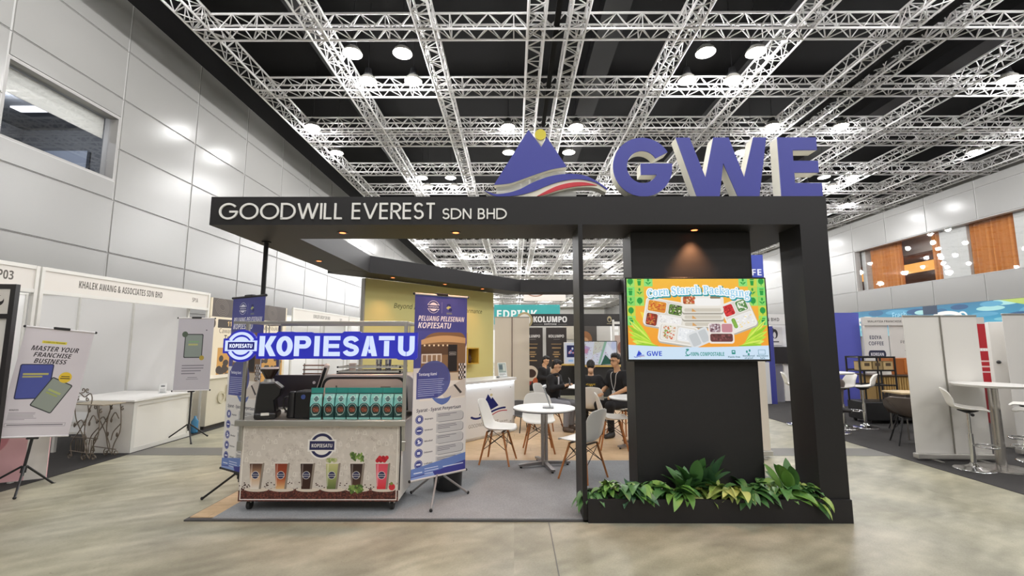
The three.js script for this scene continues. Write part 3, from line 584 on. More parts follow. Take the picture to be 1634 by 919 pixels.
const GREEN = ['#47753d', '#3a6242', '#6d9a46', '#55864a', '#93ae55', '#bcc673'].map(leafM);
const LEAVES = { tall: [[0.38, 0.105, 1.35, 0.5], [0.34, 0.1, 1.2, 0.7], [0.28, 0.09, 0.9, 1.3]], arch: [[0.33, 0.09, 0.85, 1.8], [0.29, 0.085, 1.05, 2.2], [0.25, 0.075, 0.6, 1.4]], small: [[0.15, 0.06, 0.8, 1.2], [0.13, 0.055, 1.1, 1.5], [0.17, 0.06, 0.45, 1.4]], trail: [[0.25, 0.06, 0.6, 2.3], [0.28, 0.065, 0.3, 1.6], [0.2, 0.06, 0.8, 2.0]] };
for (const k in LEAVES) LEAVES[k] = LEAVES[k].map(([l, w, e, d]) => leafGeo(l, w, e, d, 0.8));
const stemGeo = cyl(0.006, 0.004, 0.07, 0, 0.03, 0, 6), berryM = M('#cfd6b6', 0.5);
const PLANTS = [[0.74, 'trail', [0, 3], 12, 'drooping dark plant at the left end of the planter beside the post'], [0.9, 'small', [2, 4], 22, 'fine bright green plant with pale buds near the left end'], [1.05, 'arch', [0, 1], 12, 'dark arching plant left of the television wall foot'], [1.16, 'arch', [2, 3], 12, 'mid green plant with leaves hanging over the planter front'], [1.34, 'small', [0, 3], 18, 'low dark plant with pale buds left of the tall leaves'],
  [1.5, 'arch', [0, 2], 12, 'broad leaved plant just left of the tallest leaves'], [1.62, 'tall', [0, 3], 11, 'tall upright dark leaved plant in the planter middle'], [1.66, 'trail', [4, 5], 13, 'pale yellow green trailing plant under the tallest leaves'], [1.82, 'tall', [1, 0], 9, 'blue green upright plant right of the tallest leaves'], [1.98, 'arch', [5, 4], 14, 'yellow variegated plant spilling over the planter centre'], [2.14, 'arch', [0, 3], 12, 'dark arching plant in front of the wall right edge'], [2.3, 'small', [0, 2], 18, 'low leafy plant at the right corner of the television wall'],
  [2.44, 'arch', [2, 3], 10, 'light green plant with one leaf hanging over the box'], [2.56, 'tall', [3, 2], 7, 'plant with one very tall leaf right of the wall'], [2.68, 'small', [3, 4], 20, 'fine pale plant left of the black column'], [2.8, 'trail', [3, 4], 14, 'trailing plant hanging over the right end before the column']];
PLANTS.forEach(([x, kind, cols, n, label], i) => {
  const end = x > 2.74, t = thing('leafy_plant', label, 'plant', [x > 2.7 ? 2.7 : x, 0.165, end ? -4.36 : -4.36 - 0.06 * rnd()], 0);
  part('stem', stemGeo, GREEN[1], t);
  for (let j = 0; j < n * 1.5; j++) {
    const g = LEAVES[kind][j % 3], front = rnd() < 0.6; let a = front ? rr(-1.3, 1.3) : rr(-Math.PI, Math.PI);
    if (end) a = rr(-0.1, 1.7);
    const f = part('leaf', g, GREEN[cols[rnd() < 0.65 ? 0 : 1]], t, [rr(-0.05, 0.05), rr(0.0, kind === 'small' ? 0.1 : 0.04), rr(-0.04, 0.04)], [0, a, 0]);
    f.rotation.order = 'YXZ'; f.rotation.x = rr(-0.25, 0.25); f.rotation.z = rr(-0.4, 0.4); f.scale.setScalar(rr(0.8, 1.15));
    if (kind === 'tall' && Math.cos(a) < 0.2) f.scale.multiplyScalar(0.9);
  }
  if (i === 1 || i === 4 || i === 14) for (let j = 0; j < 10; j++) part('bud', ball(0.008, rr(-0.08, 0.08), rr(0.03, 0.12), rr(0, 0.09), 6), berryM, t);
});

// ---------- coffee cart ----------
function roundLogo(c, x, y, r, ink = NAVY, paper = '#eceaf2', halo = true) {       // ring with a name bar across
  if (halo) { disc(c, paper, x, y, r * 1.12); rect(c, paper, x - r * 1.2, y - r * 0.5, r * 2.4, r); }
  ring(c, ink, x, y, r * 0.88, r * 0.22); rect(c, paper, x - r * 1.12, y - r * 0.46, r * 2.24, r * 0.92); rect(c, ink, x - r * 1.05, y - r * 0.36, r * 2.1, r * 0.72);
  txt(c, 'KOPIESATU', x, y + r * 0.15, r * 1.8, r * 0.3, paper, 'bold {}px sans-serif', 0, 'center');
}
const CUPS = [['#3a2018', '#c9a07a', '#e6dfd6'], ['#7c3018', '#a2411d', '#e3bd86'], ['#2c1712', '#33190f', '#3a1d12'], ['#c9c48a', '#98a05e', '#5c6a38'], ['#2b1a14', '#3a231a', '#5b3b2c'], ['#d4495a', '#e0566a', '#d02a34']];
const cartPrint = print(1500, 690, (c, w, h) => {
  rect(c, '#cdc4ba', 0, 0, w, h);
  for (let i = 0; i < 420; i++) { const x = rnd() * w, y = rnd() * 560, a = rnd() * 6.3, s = 14 + 16 * rnd(); c.save(); c.translate(x, y); c.rotate(a); c.globalAlpha = 0.5; c.strokeStyle = ['#e6dfd6', '#a1958a', '#ddd4c9'][i % 3]; c.lineWidth = 3; c.beginPath(); c.ellipse(0, 0, s, s * 0.5, 0, 0, 7); c.moveTo(-s, 0); c.lineTo(s, 0); c.stroke(); c.restore(); }
  for (let i = 0; i < 46; i++) { const x = 40 + (i * 211) % 1420, y = 40 + (i * 97) % 470; c.globalAlpha = 0.75; c.strokeStyle = '#efe9df'; c.lineWidth = 4; c.beginPath(); c.moveTo(x - 14, y + 22); c.lineTo(x - 10, y - 6); c.quadraticCurveTo(x, y - 26, x + 10, y - 6); c.lineTo(x + 14, y + 22); c.closePath(); c.stroke(); } c.globalAlpha = 1;
  rect(c, '#4a2018', 0, 592, w, 98);
  for (let i = 0; i < 1500; i++) { const x = rnd() * w, y = 580 + 110 * rnd(); c.save(); c.translate(x, y); c.rotate(rnd() * 6.3); disc(c, ['#6b3326', '#3a1812', '#80453a', '#54251b'][i % 4], 0, 0, 9, 6); rect(c, '#2a100c', -7, -1, 14, 2); c.restore(); }
  for (let i = 0; i < 90; i++) disc(c, '#3b2016', rnd() * w, 520 + 66 * rnd(), 7, 5);
  CUPS.forEach((col, i) => {
    const x = 150 + i * 240 - (i > 3 ? 10 : 0), y0 = 335, y1 = 580; disc(c, '#d9cdbd', x + 20, 585, 110, 20);
    area(c, '#8b7f72', [[x - 46, y0 + 10], [x + 80, y0 + 10], [x + 60, y1], [x - 30, y1]]);
    const g = c.createLinearGradient(0, y0, 0, y1); g.addColorStop(0, col[0]); g.addColorStop(0.55, col[1]); g.addColorStop(1, col[2]); c.fillStyle = g; c.beginPath(); c.moveTo(x - 58, y0 + 14); c.lineTo(x + 58, y0 + 14); c.lineTo(x + 40, y1); c.lineTo(x - 40, y1); c.fill();
    rrect(c, '#d8d0c6', x - 66, y0, 132, 16, 8); rect(c, 'rgba(255,255,255,0.35)', x - 44, y0 + 20, 12, 200); disc(c, '#e9e4dc', x, 455, 36); disc(c, '#23244f', x, 455, 32); rect(c, '#e9e4dc', x - 36, 445, 72, 22); rect(c, '#23244f', x - 33, 449, 66, 14);
    if (i === 3) for (let j = 0; j < 14; j++) disc(c, ['#b9b98a', '#8fa05c'][j % 2], x - 45 + rnd() * 90, y0 - 4 - 20 * rnd(), 14);
    if (i === 4) for (const yy of [290, 580]) for (let j = 0; j < 26; j++) { c.save(); c.translate(x - 60 + rnd() * 120, yy - 30 + rnd() * 60); c.rotate(rnd() * 6); disc(c, ['#5f7a34', '#7f9a4a', '#46602a'][j % 3], 0, 0, 22, 10); c.restore(); }
    if (i === 5) for (let j = 0; j < 9; j++) disc(c, ['#c21f2c', '#a81525'][j % 2], x - 44 + j * 11, y0 - 12 - 14 * (j % 3), 18);
  });
  disc(c, '#cf2f3a', 1440, 560, 30); disc(c, '#7d8a3a', 1436, 530, 14);
  roundLogo(c, 765, 185, 112, '#23244f', '#e9e5df');
  c.strokeStyle = '#ece6dc'; c.lineWidth = 9; c.strokeRect(18, 10, w - 36, h - 26);
});
const CART = [-1.835, FLOOR, -4.72];
{
  const t = thing('coffee_cart', 'stainless steel coffee cart with a printed front panel of iced drinks', 'cart', CART);
  const whiteSide = M('#d6d2c9', 0.5);
  part('front_panel', printGeo(1.5, 0.69, 0.012), cartPrint, t, [0, 0.44, 0.297]);
  for (const s of [-1, 1]) part('side_panel', box(0.012, 0.69, 0.57, s * 0.744, 0.44, 0), whiteSide, t);
  part('base_shelf', box(1.48, 0.02, 0.56, 0, 0.11, 0), M('#5a5552', 0.6), t);
  part('counter_top', [rbox(1.62, 0.012, 0.68, 0, 0.834, 0.0, 0.004), rbox(1.62, 0.05, 0.012, 0, 0.808, 0.336, 0.004), rbox(1.62, 0.05, 0.012, 0, 0.808, -0.336, 0.004)], STEEL, t);
  for (const x of [-0.76, 0.785]) { part('post', span(x - 0.016, x + 0.016, 0.56, 1.77, 0.29, 0.322, 0.004), STEEL, t); part('post', span(x - 0.016, x + 0.016, 0.56, 1.77, -0.32, -0.288, 0.004), STEEL, t); part('post_clamp', rbox(0.045, 0.09, 0.045, x, 0.6, 0.306, 0.005), STEEL, t); }
  for (const z of [0.306, -0.304]) part('rail', span(-0.9, 0.8, 1.75, 1.776, z - 0.013, z + 0.013, 0.004), STEEL, t);
  for (const x of [-0.76, 0.785]) part('rail', span(x - 0.012, x + 0.012, 1.75, 1.774, -0.29, 0.29, 0.004), STEEL, t);
  for (const x of [-0.68, 0.68]) for (const z of [-0.22, 0.22]) { const wh = part('wheel', [cyl(0.042, 0.042, 0.03, 0, 0, 0, 16).rotateZ(Math.PI / 2)], M('#2a2928', 0.6), t, [x, 0.042, z]); part('fork', [box(0.05, 0.06, 0.05, 0, 0.05, 0)], STEEL, wh); }
  part('cable', tube([[0.76, 0.78, 0.31], [0.77, 0.6, 0.33], [0.765, 0.4, 0.32], [0.76, 0.2, 0.31]], 0.006), BLACK, t);
}
// lit sign
{
  const u = 0.00121, t = thing('lit_sign', 'blue illuminated sign with glowing white stencil letters above the coffee cart', 'sign', [-2.53, 1.56, -4.36]);
  const face = new THREE.MeshStandardMaterial({ color: '#2a2f9c', emissive: '#2a2cc8', emissiveIntensity: 0.36, roughness: 0.3 }), litM = glow(0xcfdcff, 1.08), H = 157;
  const X = (z) => (z - 198) * u - 0.07;         // from the sign's own drawing units
  const back = [poly([[X(318), -0.122], [X(470), -0.122], [X(480), -0.13], [X(600), -0.13], [X(612), -0.122], [X(985), -0.122], [X(1000), -0.13], [X(1130), -0.13], [X(1145), -0.12], [X(1425), -0.12], [X(1440), -0.132], [X(1570), -0.132], [X(1588), -0.11], [X(1588), 0.125], [X(1140), 0.125], [X(1128), 0.136], [X(1005), 0.136], [X(990), 0.122], [X(760), 0.122], [X(750), 0.13], [X(612), 0.13], [X(600), 0.134], [X(480), 0.134], [X(468), 0.122], [X(318), 0.122]]), poly(arc(-0.07, 0, 0.152, 0.152, 0, 354, 40)), poly([[-0.245, -0.07], [0.11, -0.07], [0.11, 0.07], [-0.245, 0.07]])];
  part('sign_back', back.map((s, i) => extrude(s, 0.03 - 0.001 * i)), face, t);
  const R = (x0, y0, x1, y1) => poly([[x0, y0], [x1, y0], [x1, y1], [x0, y1]]);
  const ringHalf = (cx, cy, ro, rx, ri, rxi, a0, a1) => poly([...arc(cx, cy, rx, ro, a0, a1, 16), ...arc(cx, cy, rxi, ri, a1, a0, 16)]);
  const L = {
    K: [R(0, 0, 38, H), poly([[44, 80], [84, H], [126, H], [84, 82], [128, 0], [86, 0]])],
    O: [ringHalf(62, 78, 78, 62, 46, 25, 92, 268), ringHalf(62, 78, 78, 62, 46, 25, -88, 88)],
    P: [R(0, 0, 36, H), poly([[41, H], [80, H], ...arc(80, 108, 48, 49, 88, -88, 14), [41, 59], [41, 92], [76, 92], ...arc(76, 108, 16, 16, -88, 88, 8), [41, 124]])],
    I: [R(0, 0, 38, H)],
    E: [R(0, 0, 36, H), poly([[41, H], [128, H], [128, 124], [41, 124]]), poly([[41, 95], [120, 95], [120, 63], [41, 63]]), poly([[41, 33], [128, 33], [128, 0], [41, 0]])],
    S: [ribbon([...arc(62, 111, 43, 29, 10, 265, 16), ...arc(62, 46, 45, 30, 85, -170, 16)], 34)],
    A: [poly([[0, 0], [38, 0], [58, 90], [58, H], [38, H]]), poly([[63, H], [84, H], [122, 0], [82, 0], [76, 24], [58, 24], [52, 52], [70, 52], [63, 84]])],
    T: [R(0, 124, 122, H), R(42, 0, 80, 119)],
    U: [poly([[0, H], [38, H], [38, 56], ...arc(61, 56, 23, 22, 180, 268, 8), [61, 0], ...arc(61, 58, 61, 58, 268, 182, 10)]), poly([[128, H], [90, H], [90, 56], ...arc(67, 56, 23, 22, 0, -88, 8), [67, 0], ...arc(67, 58, 61, 58, -88, -2, 10)])],
  };
  const at = { K: [345], O: [480], P: [620], I: [778], E: [850], S: [1003], A: [1150], T: [1285], U: [1437] };
  for (const ch of 'KOPIESATU') part('letter_light', L[ch].map((s) => extrude(s, 12).translate(0, -H / 2, 0).scale(u, u, 0.001)), litM, t, [X(at[ch][0]), -0.002, 0.03]);
  part('logo_light', [extrude(ribbon(arc(-0.07, 0, 0.118, 0.118, 27, 153, 20), 0.026), 0.01), extrude(ribbon(arc(-0.07, 0, 0.118, 0.118, 207, 333, 20), 0.026), 0.01), extrude(poly(arc(-0.07, 0, 0.085, 0.085, 36, 144, 20)), 0.01), extrude(poly(arc(-0.07, 0, 0.085, 0.085, 216, 324, 20)), 0.01)], litM, t, [0, 0, 0.03]);
  part('name_bar', [poly([[-0.22, -0.05], [0.08, -0.05], [0.08, 0.05], [-0.22, 0.05]])].map((s) => { s.holes.push(new THREE.Path([[-0.2, -0.037], [0.06, -0.037], [0.06, 0.037], [-0.2, 0.037]].map((p) => new THREE.Vector2(...p)))); return extrude(s, 0.01); }), litM, t, [0, 0, 0.03]);
  const name = canvasTex(256, 72, (c, w, h) => { rect(c, '#12145a', 0, 0, w, h); txt(c, 'KOPIESATU', 14, 56, 228, 40, '#e6ecff'); });
  part('name_plate', printGeo(0.25, 0.068, 0.008), new THREE.MeshStandardMaterial({ map: name, emissiveMap: name, emissive: 0xffffff, emissiveIntensity: 0.8, roughness: 0.4 }), t, [-0.07, 0, 0.034]);
  for (const x of [0.15, 1.5]) part('hook', [bar([x, 0.12, 0.015], [x, 0.2, 0.015], 0.005), bar([x + 0.03, 0.12, 0.015], [x + 0.03, 0.2, 0.015], 0.005)], STEEL, t);
  const l = new THREE.RectAreaLight(0x8c9cff, 2.2, 1.5, 0.2); l.position.set(0.75, 0, 0.06); l.lookAt(0.75, 0, 1); t.add(l);
}
// things on the cart
const CT = 0.8405 + FLOOR;
{
  const t = thing('coffee_grinder', 'tall black coffee grinder with a smoky bean hopper on the cart', 'grinder', [-2.42, CT, -4.55], 0.3);
  const bm = M('#121114', 0.28);
  part('base', rbox(0.2, 0.06, 0.26, 0, 0.03, 0.02, 0.02), bm, t);
  part('body', extrude(poly([[-0.1, 0.05], [0.07, 0.05], [0.05, 0.17], [0.1, 0.22], [0.11, 0.28], [0.05, 0.33], [-0.07, 0.33], [-0.09, 0.2]]), 0.13, 0.012).translate(0, 0, -0.065), bm, t);
  part('collar', cyl(0.05, 0.045, 0.03, -0.01, 0.355, 0, 20), STEEL, t);
  part('hopper', lathe([[0.035, 0], [0.05, 0.03], [0.085, 0.09], [0.085, 0.1], [0.08, 0.1], [0.045, 0.035], [0.03, 0.004]], 24), new THREE.MeshPhysicalMaterial({ color: '#3a2c26', roughness: 0.2, transmission: 0.25, thickness: 0 }), t, [-0.01, 0.37, 0]);
  part('hopper_lid', cyl(0.085, 0.08, 0.012, -0.01, 0.476, 0, 24), M('#c9c2b8', 0.3), t);
  part('beans', cyl(0.03, 0.066, 0.06, -0.01, 0.41, 0, 18), M('#2a1710', 0.6), t);
  part('badge', box(0.07, 0.025, 0.004, 0, 0.05, 0.152), M('#d8d6cf', 0.4), t);
}
{
  const t = thing('brewing_station', 'low black brewing machine with a round badge and tilted handle beside the bags', 'machine', [-2.07, CT, -4.56]);
  const bm = M('#161517', 0.3);
  part('body', rbox(0.17, 0.26, 0.2, 0.03, 0.13, 0, 0.015), bm, t);
  part('jug', lathe([[0.001, 0], [0.05, 0], [0.055, 0.02], [0.045, 0.16], [0.04, 0.24], [0.03, 0.25], [0.001, 0.25]], 20), bm, t, [-0.1, 0, 0.03]);
  part('jug_handle', tube([[-0.14, 0.2, 0.03], [-0.18, 0.19, 0.04], [-0.185, 0.1, 0.04], [-0.15, 0.05, 0.03]], 0.008), bm, t);
  part('badge', cyl(0.022, 0.022, 0.006, 0, 0, 0, 20).rotateX(Math.PI / 2), M('#3a4c86', 0.4), t, [0.03, 0.205, 0.102]);
  part('lever', [rbox(0.055, 0.3, 0.05, 0, 0, 0, 0.02)], M('#e4d8c8', 0.3), t, [0.12, 0.37, -0.12], [0.1, 0, -0.32]); part('lever_window', [rbox(0.03, 0.24, 0.054, 0, 0, 0, 0.01)], bm, t, [0.118, 0.365, -0.115], [0.1, 0, -0.32]);
}
{
  const t = thing('dark_monitor', 'dark grey monitor back with a pale emblem behind the grinder', 'monitor', [-2.32, CT, -4.95], 0);
  part('panel', rbox(0.56, 0.34, 0.03, 0, 0.21, 0, 0.01), M('#3b393b', 0.5), t); part('stand', [box(0.2, 0.012, 0.16, 0, 0.006, 0), box(0.06, 0.1, 0.02, 0, 0.05, 0)], M('#5a5859', 0.4), t);
  part('emblem', cyl(0.016, 0.016, 0.004, 0, 0, 0, 16).rotateX(Math.PI / 2), M('#cfd0d2', 0.3), t, [0.17, 0.3, 0.017]);
  const f = thing('wire_rack', 'brown wire rack standing at the back of the cart', 'rack', [-2.17, CT, -4.99]);
  part('frame', [box(0.008, 0.5, 0.008, -0.12, 0.25, 0), box(0.008, 0.5, 0.008, 0.12, 0.25, 0)], M('#4f4743', 0.5), f);
  for (let i = 0; i < 5; i++) part('shelf', box(0.25, 0.012, 0.05, 0, 0.3 + 0.045 * i, 0), M('#7a5a48', 0.6), f);
}
{
  const t = thing('espresso_machine', 'cream and copper espresso machine seen from behind on the cart', 'coffee machine', [-1.5, CT, -4.82]);
  const creamM = M('#ddd6cb', 0.3), copper = M('#e3c9b4', 0.3), outline = (w, h, r, y0) => { const s = new THREE.Shape(); s.moveTo(-w / 2, y0); s.lineTo(w / 2, y0); s.lineTo(w / 2 - 0.02, y0 + h - r); s.quadraticCurveTo(w / 2 - 0.03, y0 + h, w / 2 - r - 0.03, y0 + h); s.lineTo(-w / 2 + r + 0.03, y0 + h); s.quadraticCurveTo(-w / 2 + 0.03, y0 + h, -w / 2 + 0.02, y0 + h - r); s.lineTo(-w / 2, y0); return s; };
  part('body', extrude(outline(1.0, 0.36, 0.1, 0.04), 0.36, 0.006).translate(0, 0, -0.22), creamM, t);
  part('back_frame', extrude(outline(0.9, 0.33, 0.09, 0.05), 0.012).translate(-0.02, 0, 0.148), M('#242122', 0.35), t);
  part('back_panel', extrude(outline(0.85, 0.3, 0.08, 0.06), 0.014).translate(-0.02, 0, 0.15), copper, t);
  part('foot_bar', span(-0.4, 0.4, 0.0, 0.05, -0.2, 0.12), M('#2a2829', 0.5), t);
  part('emblem', [box(0.012, 0.03, 0.004, -0.3, 0.28, 0.166)], M('#7a5a44', 0.4), t); part('plate', box(0.1, 0.012, 0.004, 0.2, 0.28, 0.166), M('#8a7a68', 0.4), t);
  for (const y of [0.43, 0.475]) part('cup_rail', [span(-0.33, 0.33, y - 0.008, y + 0.008, 0.08, 0.1), span(-0.33, 0.33, y - 0.008, y + 0.008, -0.2, -0.18), span(-0.33, -0.314, y - 0.008, y + 0.008, -0.2, 0.1), span(0.314, 0.33, y - 0.008, y + 0.008, -0.2, 0.1)], CHROME, t);
  part('cup_tray', span(-0.33, 0.33, 0.402, 0.418, -0.2, 0.1), M('#2b2728', 0.4), t);
  for (const s of [-1, 1]) part('side_arc', tube([[s * 0.51, 0.05, 0.0], [s * 0.54, 0.2, 0], [s * 0.51, 0.34, 0], [s * 0.45, 0.39, 0]], 0.016), creamM, t);
  const cup = (x, r, h, m, lab) => { const c = thing('metal_cup', lab, 'cup', [-1.5 + x, CT + 0.4185, -4.87]); part('cup_wall', lathe([[r * 0.8, 0], [r, h], [r * 1.05, h], [r * 0.98, h - 0.004], [r * 0.75, 0.004], [0.001, 0.004], [0.001, 0]], 18), m, c); };
  cup(0.06, 0.034, 0.13, CHROME, 'left one of two chrome cups on the espresso machine'); cup(0.16, 0.034, 0.13, CHROME, 'right one of two chrome cups on the espresso machine'); cup(-0.22, 0.04, 0.09, M('#d9c9b2', 0.4), 'cream cup on the left end of the espresso machine tray');
}
{
  const pm = print(256, 512, (c, w, h) => {
    rect(c, '#123f3e', 0, 0, w, h); rect(c, '#2f7f7c', 0, 0, w, 70); for (let i = 0; i < 8; i++) rect(c, '#1f6663', 0, 8 + i * 8, w, 3);
    area(c, '#7fc4bd', [[0, 100], [256, 100], [256, 300], [0, 300]]); rect(c, '#5fb0aa', 0, 100, 18, 200); rect(c, '#a5d9d2', 200, 100, 14, 190);
    disc(c, '#123f3e', 128, 340, 116, 96); ring(c, '#cfe3dc', 128, 350, 90, 6); disc(c, '#5b2f22', 128, 352, 70, 52); for (let i = 0; i < 18; i++) disc(c, ['#8b4a34', '#6d3828', '#a8614a'][i % 3], 80 + 96 * rnd(), 320 + 66 * rnd(), 13, 9);
    disc(c, '#dcebe6', 128, 178, 52); disc(c, '#24565a', 128, 178, 44); rect(c, '#dcebe6', 70, 162, 116, 34); rect(c, '#1d4a4d', 76, 168, 104, 22);
    rect(c, '#8fcfc6', 0, 486, w, 26); lines(c, '#cfe3dc', 70, 430, 116, 2, 14, 6);
  }, 0.3);
  const shape = () => {                     // side-gusset pouch: pinched at the top, bulging in the middle
    const rows = [[0, 0.052, 0.03], [0.03, 0.054, 0.036], [0.12, 0.055, 0.038], [0.2, 0.053, 0.03], [0.235, 0.053, 0.01], [0.245, 0.055, 0.004], [0.29, 0.056, 0.003]], P = [], U = [], tri = [];
    const pts = rows.map(([y, w, d]) => [[-w, y, -d], [w, y, -d], [w, y, d], [-w, y, d]]);
    const quad = (a, b, c, d, front) => { for (const p of [a, b, c, a, c, d]) { P.push(...p); U.push(front ? p[0] / 0.114 + 0.5 : 0.02, front ? p[1] / 0.29 : 0.3); } };
    for (let i = 0; i + 1 < pts.length; i++) { const A = pts[i], B = pts[i + 1]; quad(A[3], A[2], B[2], B[3], true); quad(A[2], A[1], B[1], B[2]); quad(A[1], A[0], B[0], B[1]); quad(A[0], A[3], B[3], B[0]); }
    quad(pts[0][0], pts[0][1], pts[0][2], pts[0][3]); const T = pts[pts.length - 1]; quad(T[3], T[2], T[1], T[0]);
    const g = new THREE.BufferGeometry(); g.setAttribute('position', new THREE.Float32BufferAttribute(P, 3)); g.setAttribute('uv', new THREE.Float32BufferAttribute(U, 2)); g.computeVertexNormals(); return g;
  };
  const pg = shape(), clip = M('#2c8f86', 0.35);
  const first = thing('coffee_bag', 'teal coffee bag standing apart at the left end of the row', 'coffee bag', [0, 0, 0], 0, 'teal coffee bags along the cart counter');
  part('pouch', pg, pm, first); part('tin_tie', box(0.112, 0.05, 0.01, 0, 0.267, 0), clip, first);
  const lab = ['', 'second', 'third', 'fourth', 'fifth', 'sixth', 'seventh'];
  for (let i = 0; i < 8; i++) {
    const o = i ? copy(first, null, rr(-0.06, 0.06), i === 7 ? 'teal coffee bag at the right end of the row beside the steel post' : `teal coffee bag, ${lab[i]} from the left in the row`) : first;
    o.position.set(-1.9 + (i ? 0.006 : -0.006) + i * 0.113, CT, -4.475 + (i ? 0 : 0.012));
    if (!i) o.rotation.y = 0.12;
  }
}

// ---------- banners ----------
function standBanner(name, label, pos, yaw, W, Hh, y0, mat, opt = {}) {       // cloth between two rails on a tripod; pos is the foot of the pole
  const t = thing(name, label, 'banner', pos, yaw);
  part('print', printGeo(W, Hh, 0.004), mat, t, [0, y0 + Hh / 2, 0.03]);
  const rm = opt.rail ?? M('#d8d4d2', 0.4);
  for (const y of [y0, y0 + Hh]) part('rail', bar([-W / 2 - 0.01, y, 0.03], [W / 2 + 0.01, y, 0.03], 0.011, 0.011, 10), rm, t);
  for (const s of [-1, 1]) for (const y of [y0, y0 + Hh]) part('end_cap', ball(0.014, s * (W / 2 + 0.012), y, 0.03, 8), BLACK, t);
  part('clip', rbox(0.14, 0.03, 0.05, 0, y0 + Hh + 0.008, 0.02, 0.008), BLACK, t); part('clip', rbox(0.1, 0.03, 0.04, 0, y0 - 0.012, 0.02, 0.008), BLACK, t);
  part('pole', [cyl(0.014, 0.014, y0 + Hh - 0.16, 0, (y0 + Hh + 0.16) / 2, 0, 10)], BLACK, t); part('hub', cyl(0.025, 0.025, 0.07, 0, 0.23, 0, 12), BLACK, t);
  const foot = opt.legs ?? [0.2, 2.3, 4.4];
  for (const a of foot) { const l = part('leg', bar([0.02 * Math.sin(a), 0.26, 0.02 * Math.cos(a)], [0.34 * Math.sin(a), 0.012, 0.34 * Math.cos(a)], 0.011), opt.legM ?? BLACK, t); part('rubber_foot', ball(0.016, 0.34 * Math.sin(a), 0.016, 0.34 * Math.cos(a), 8), BLACK, l); }
  return t;
}
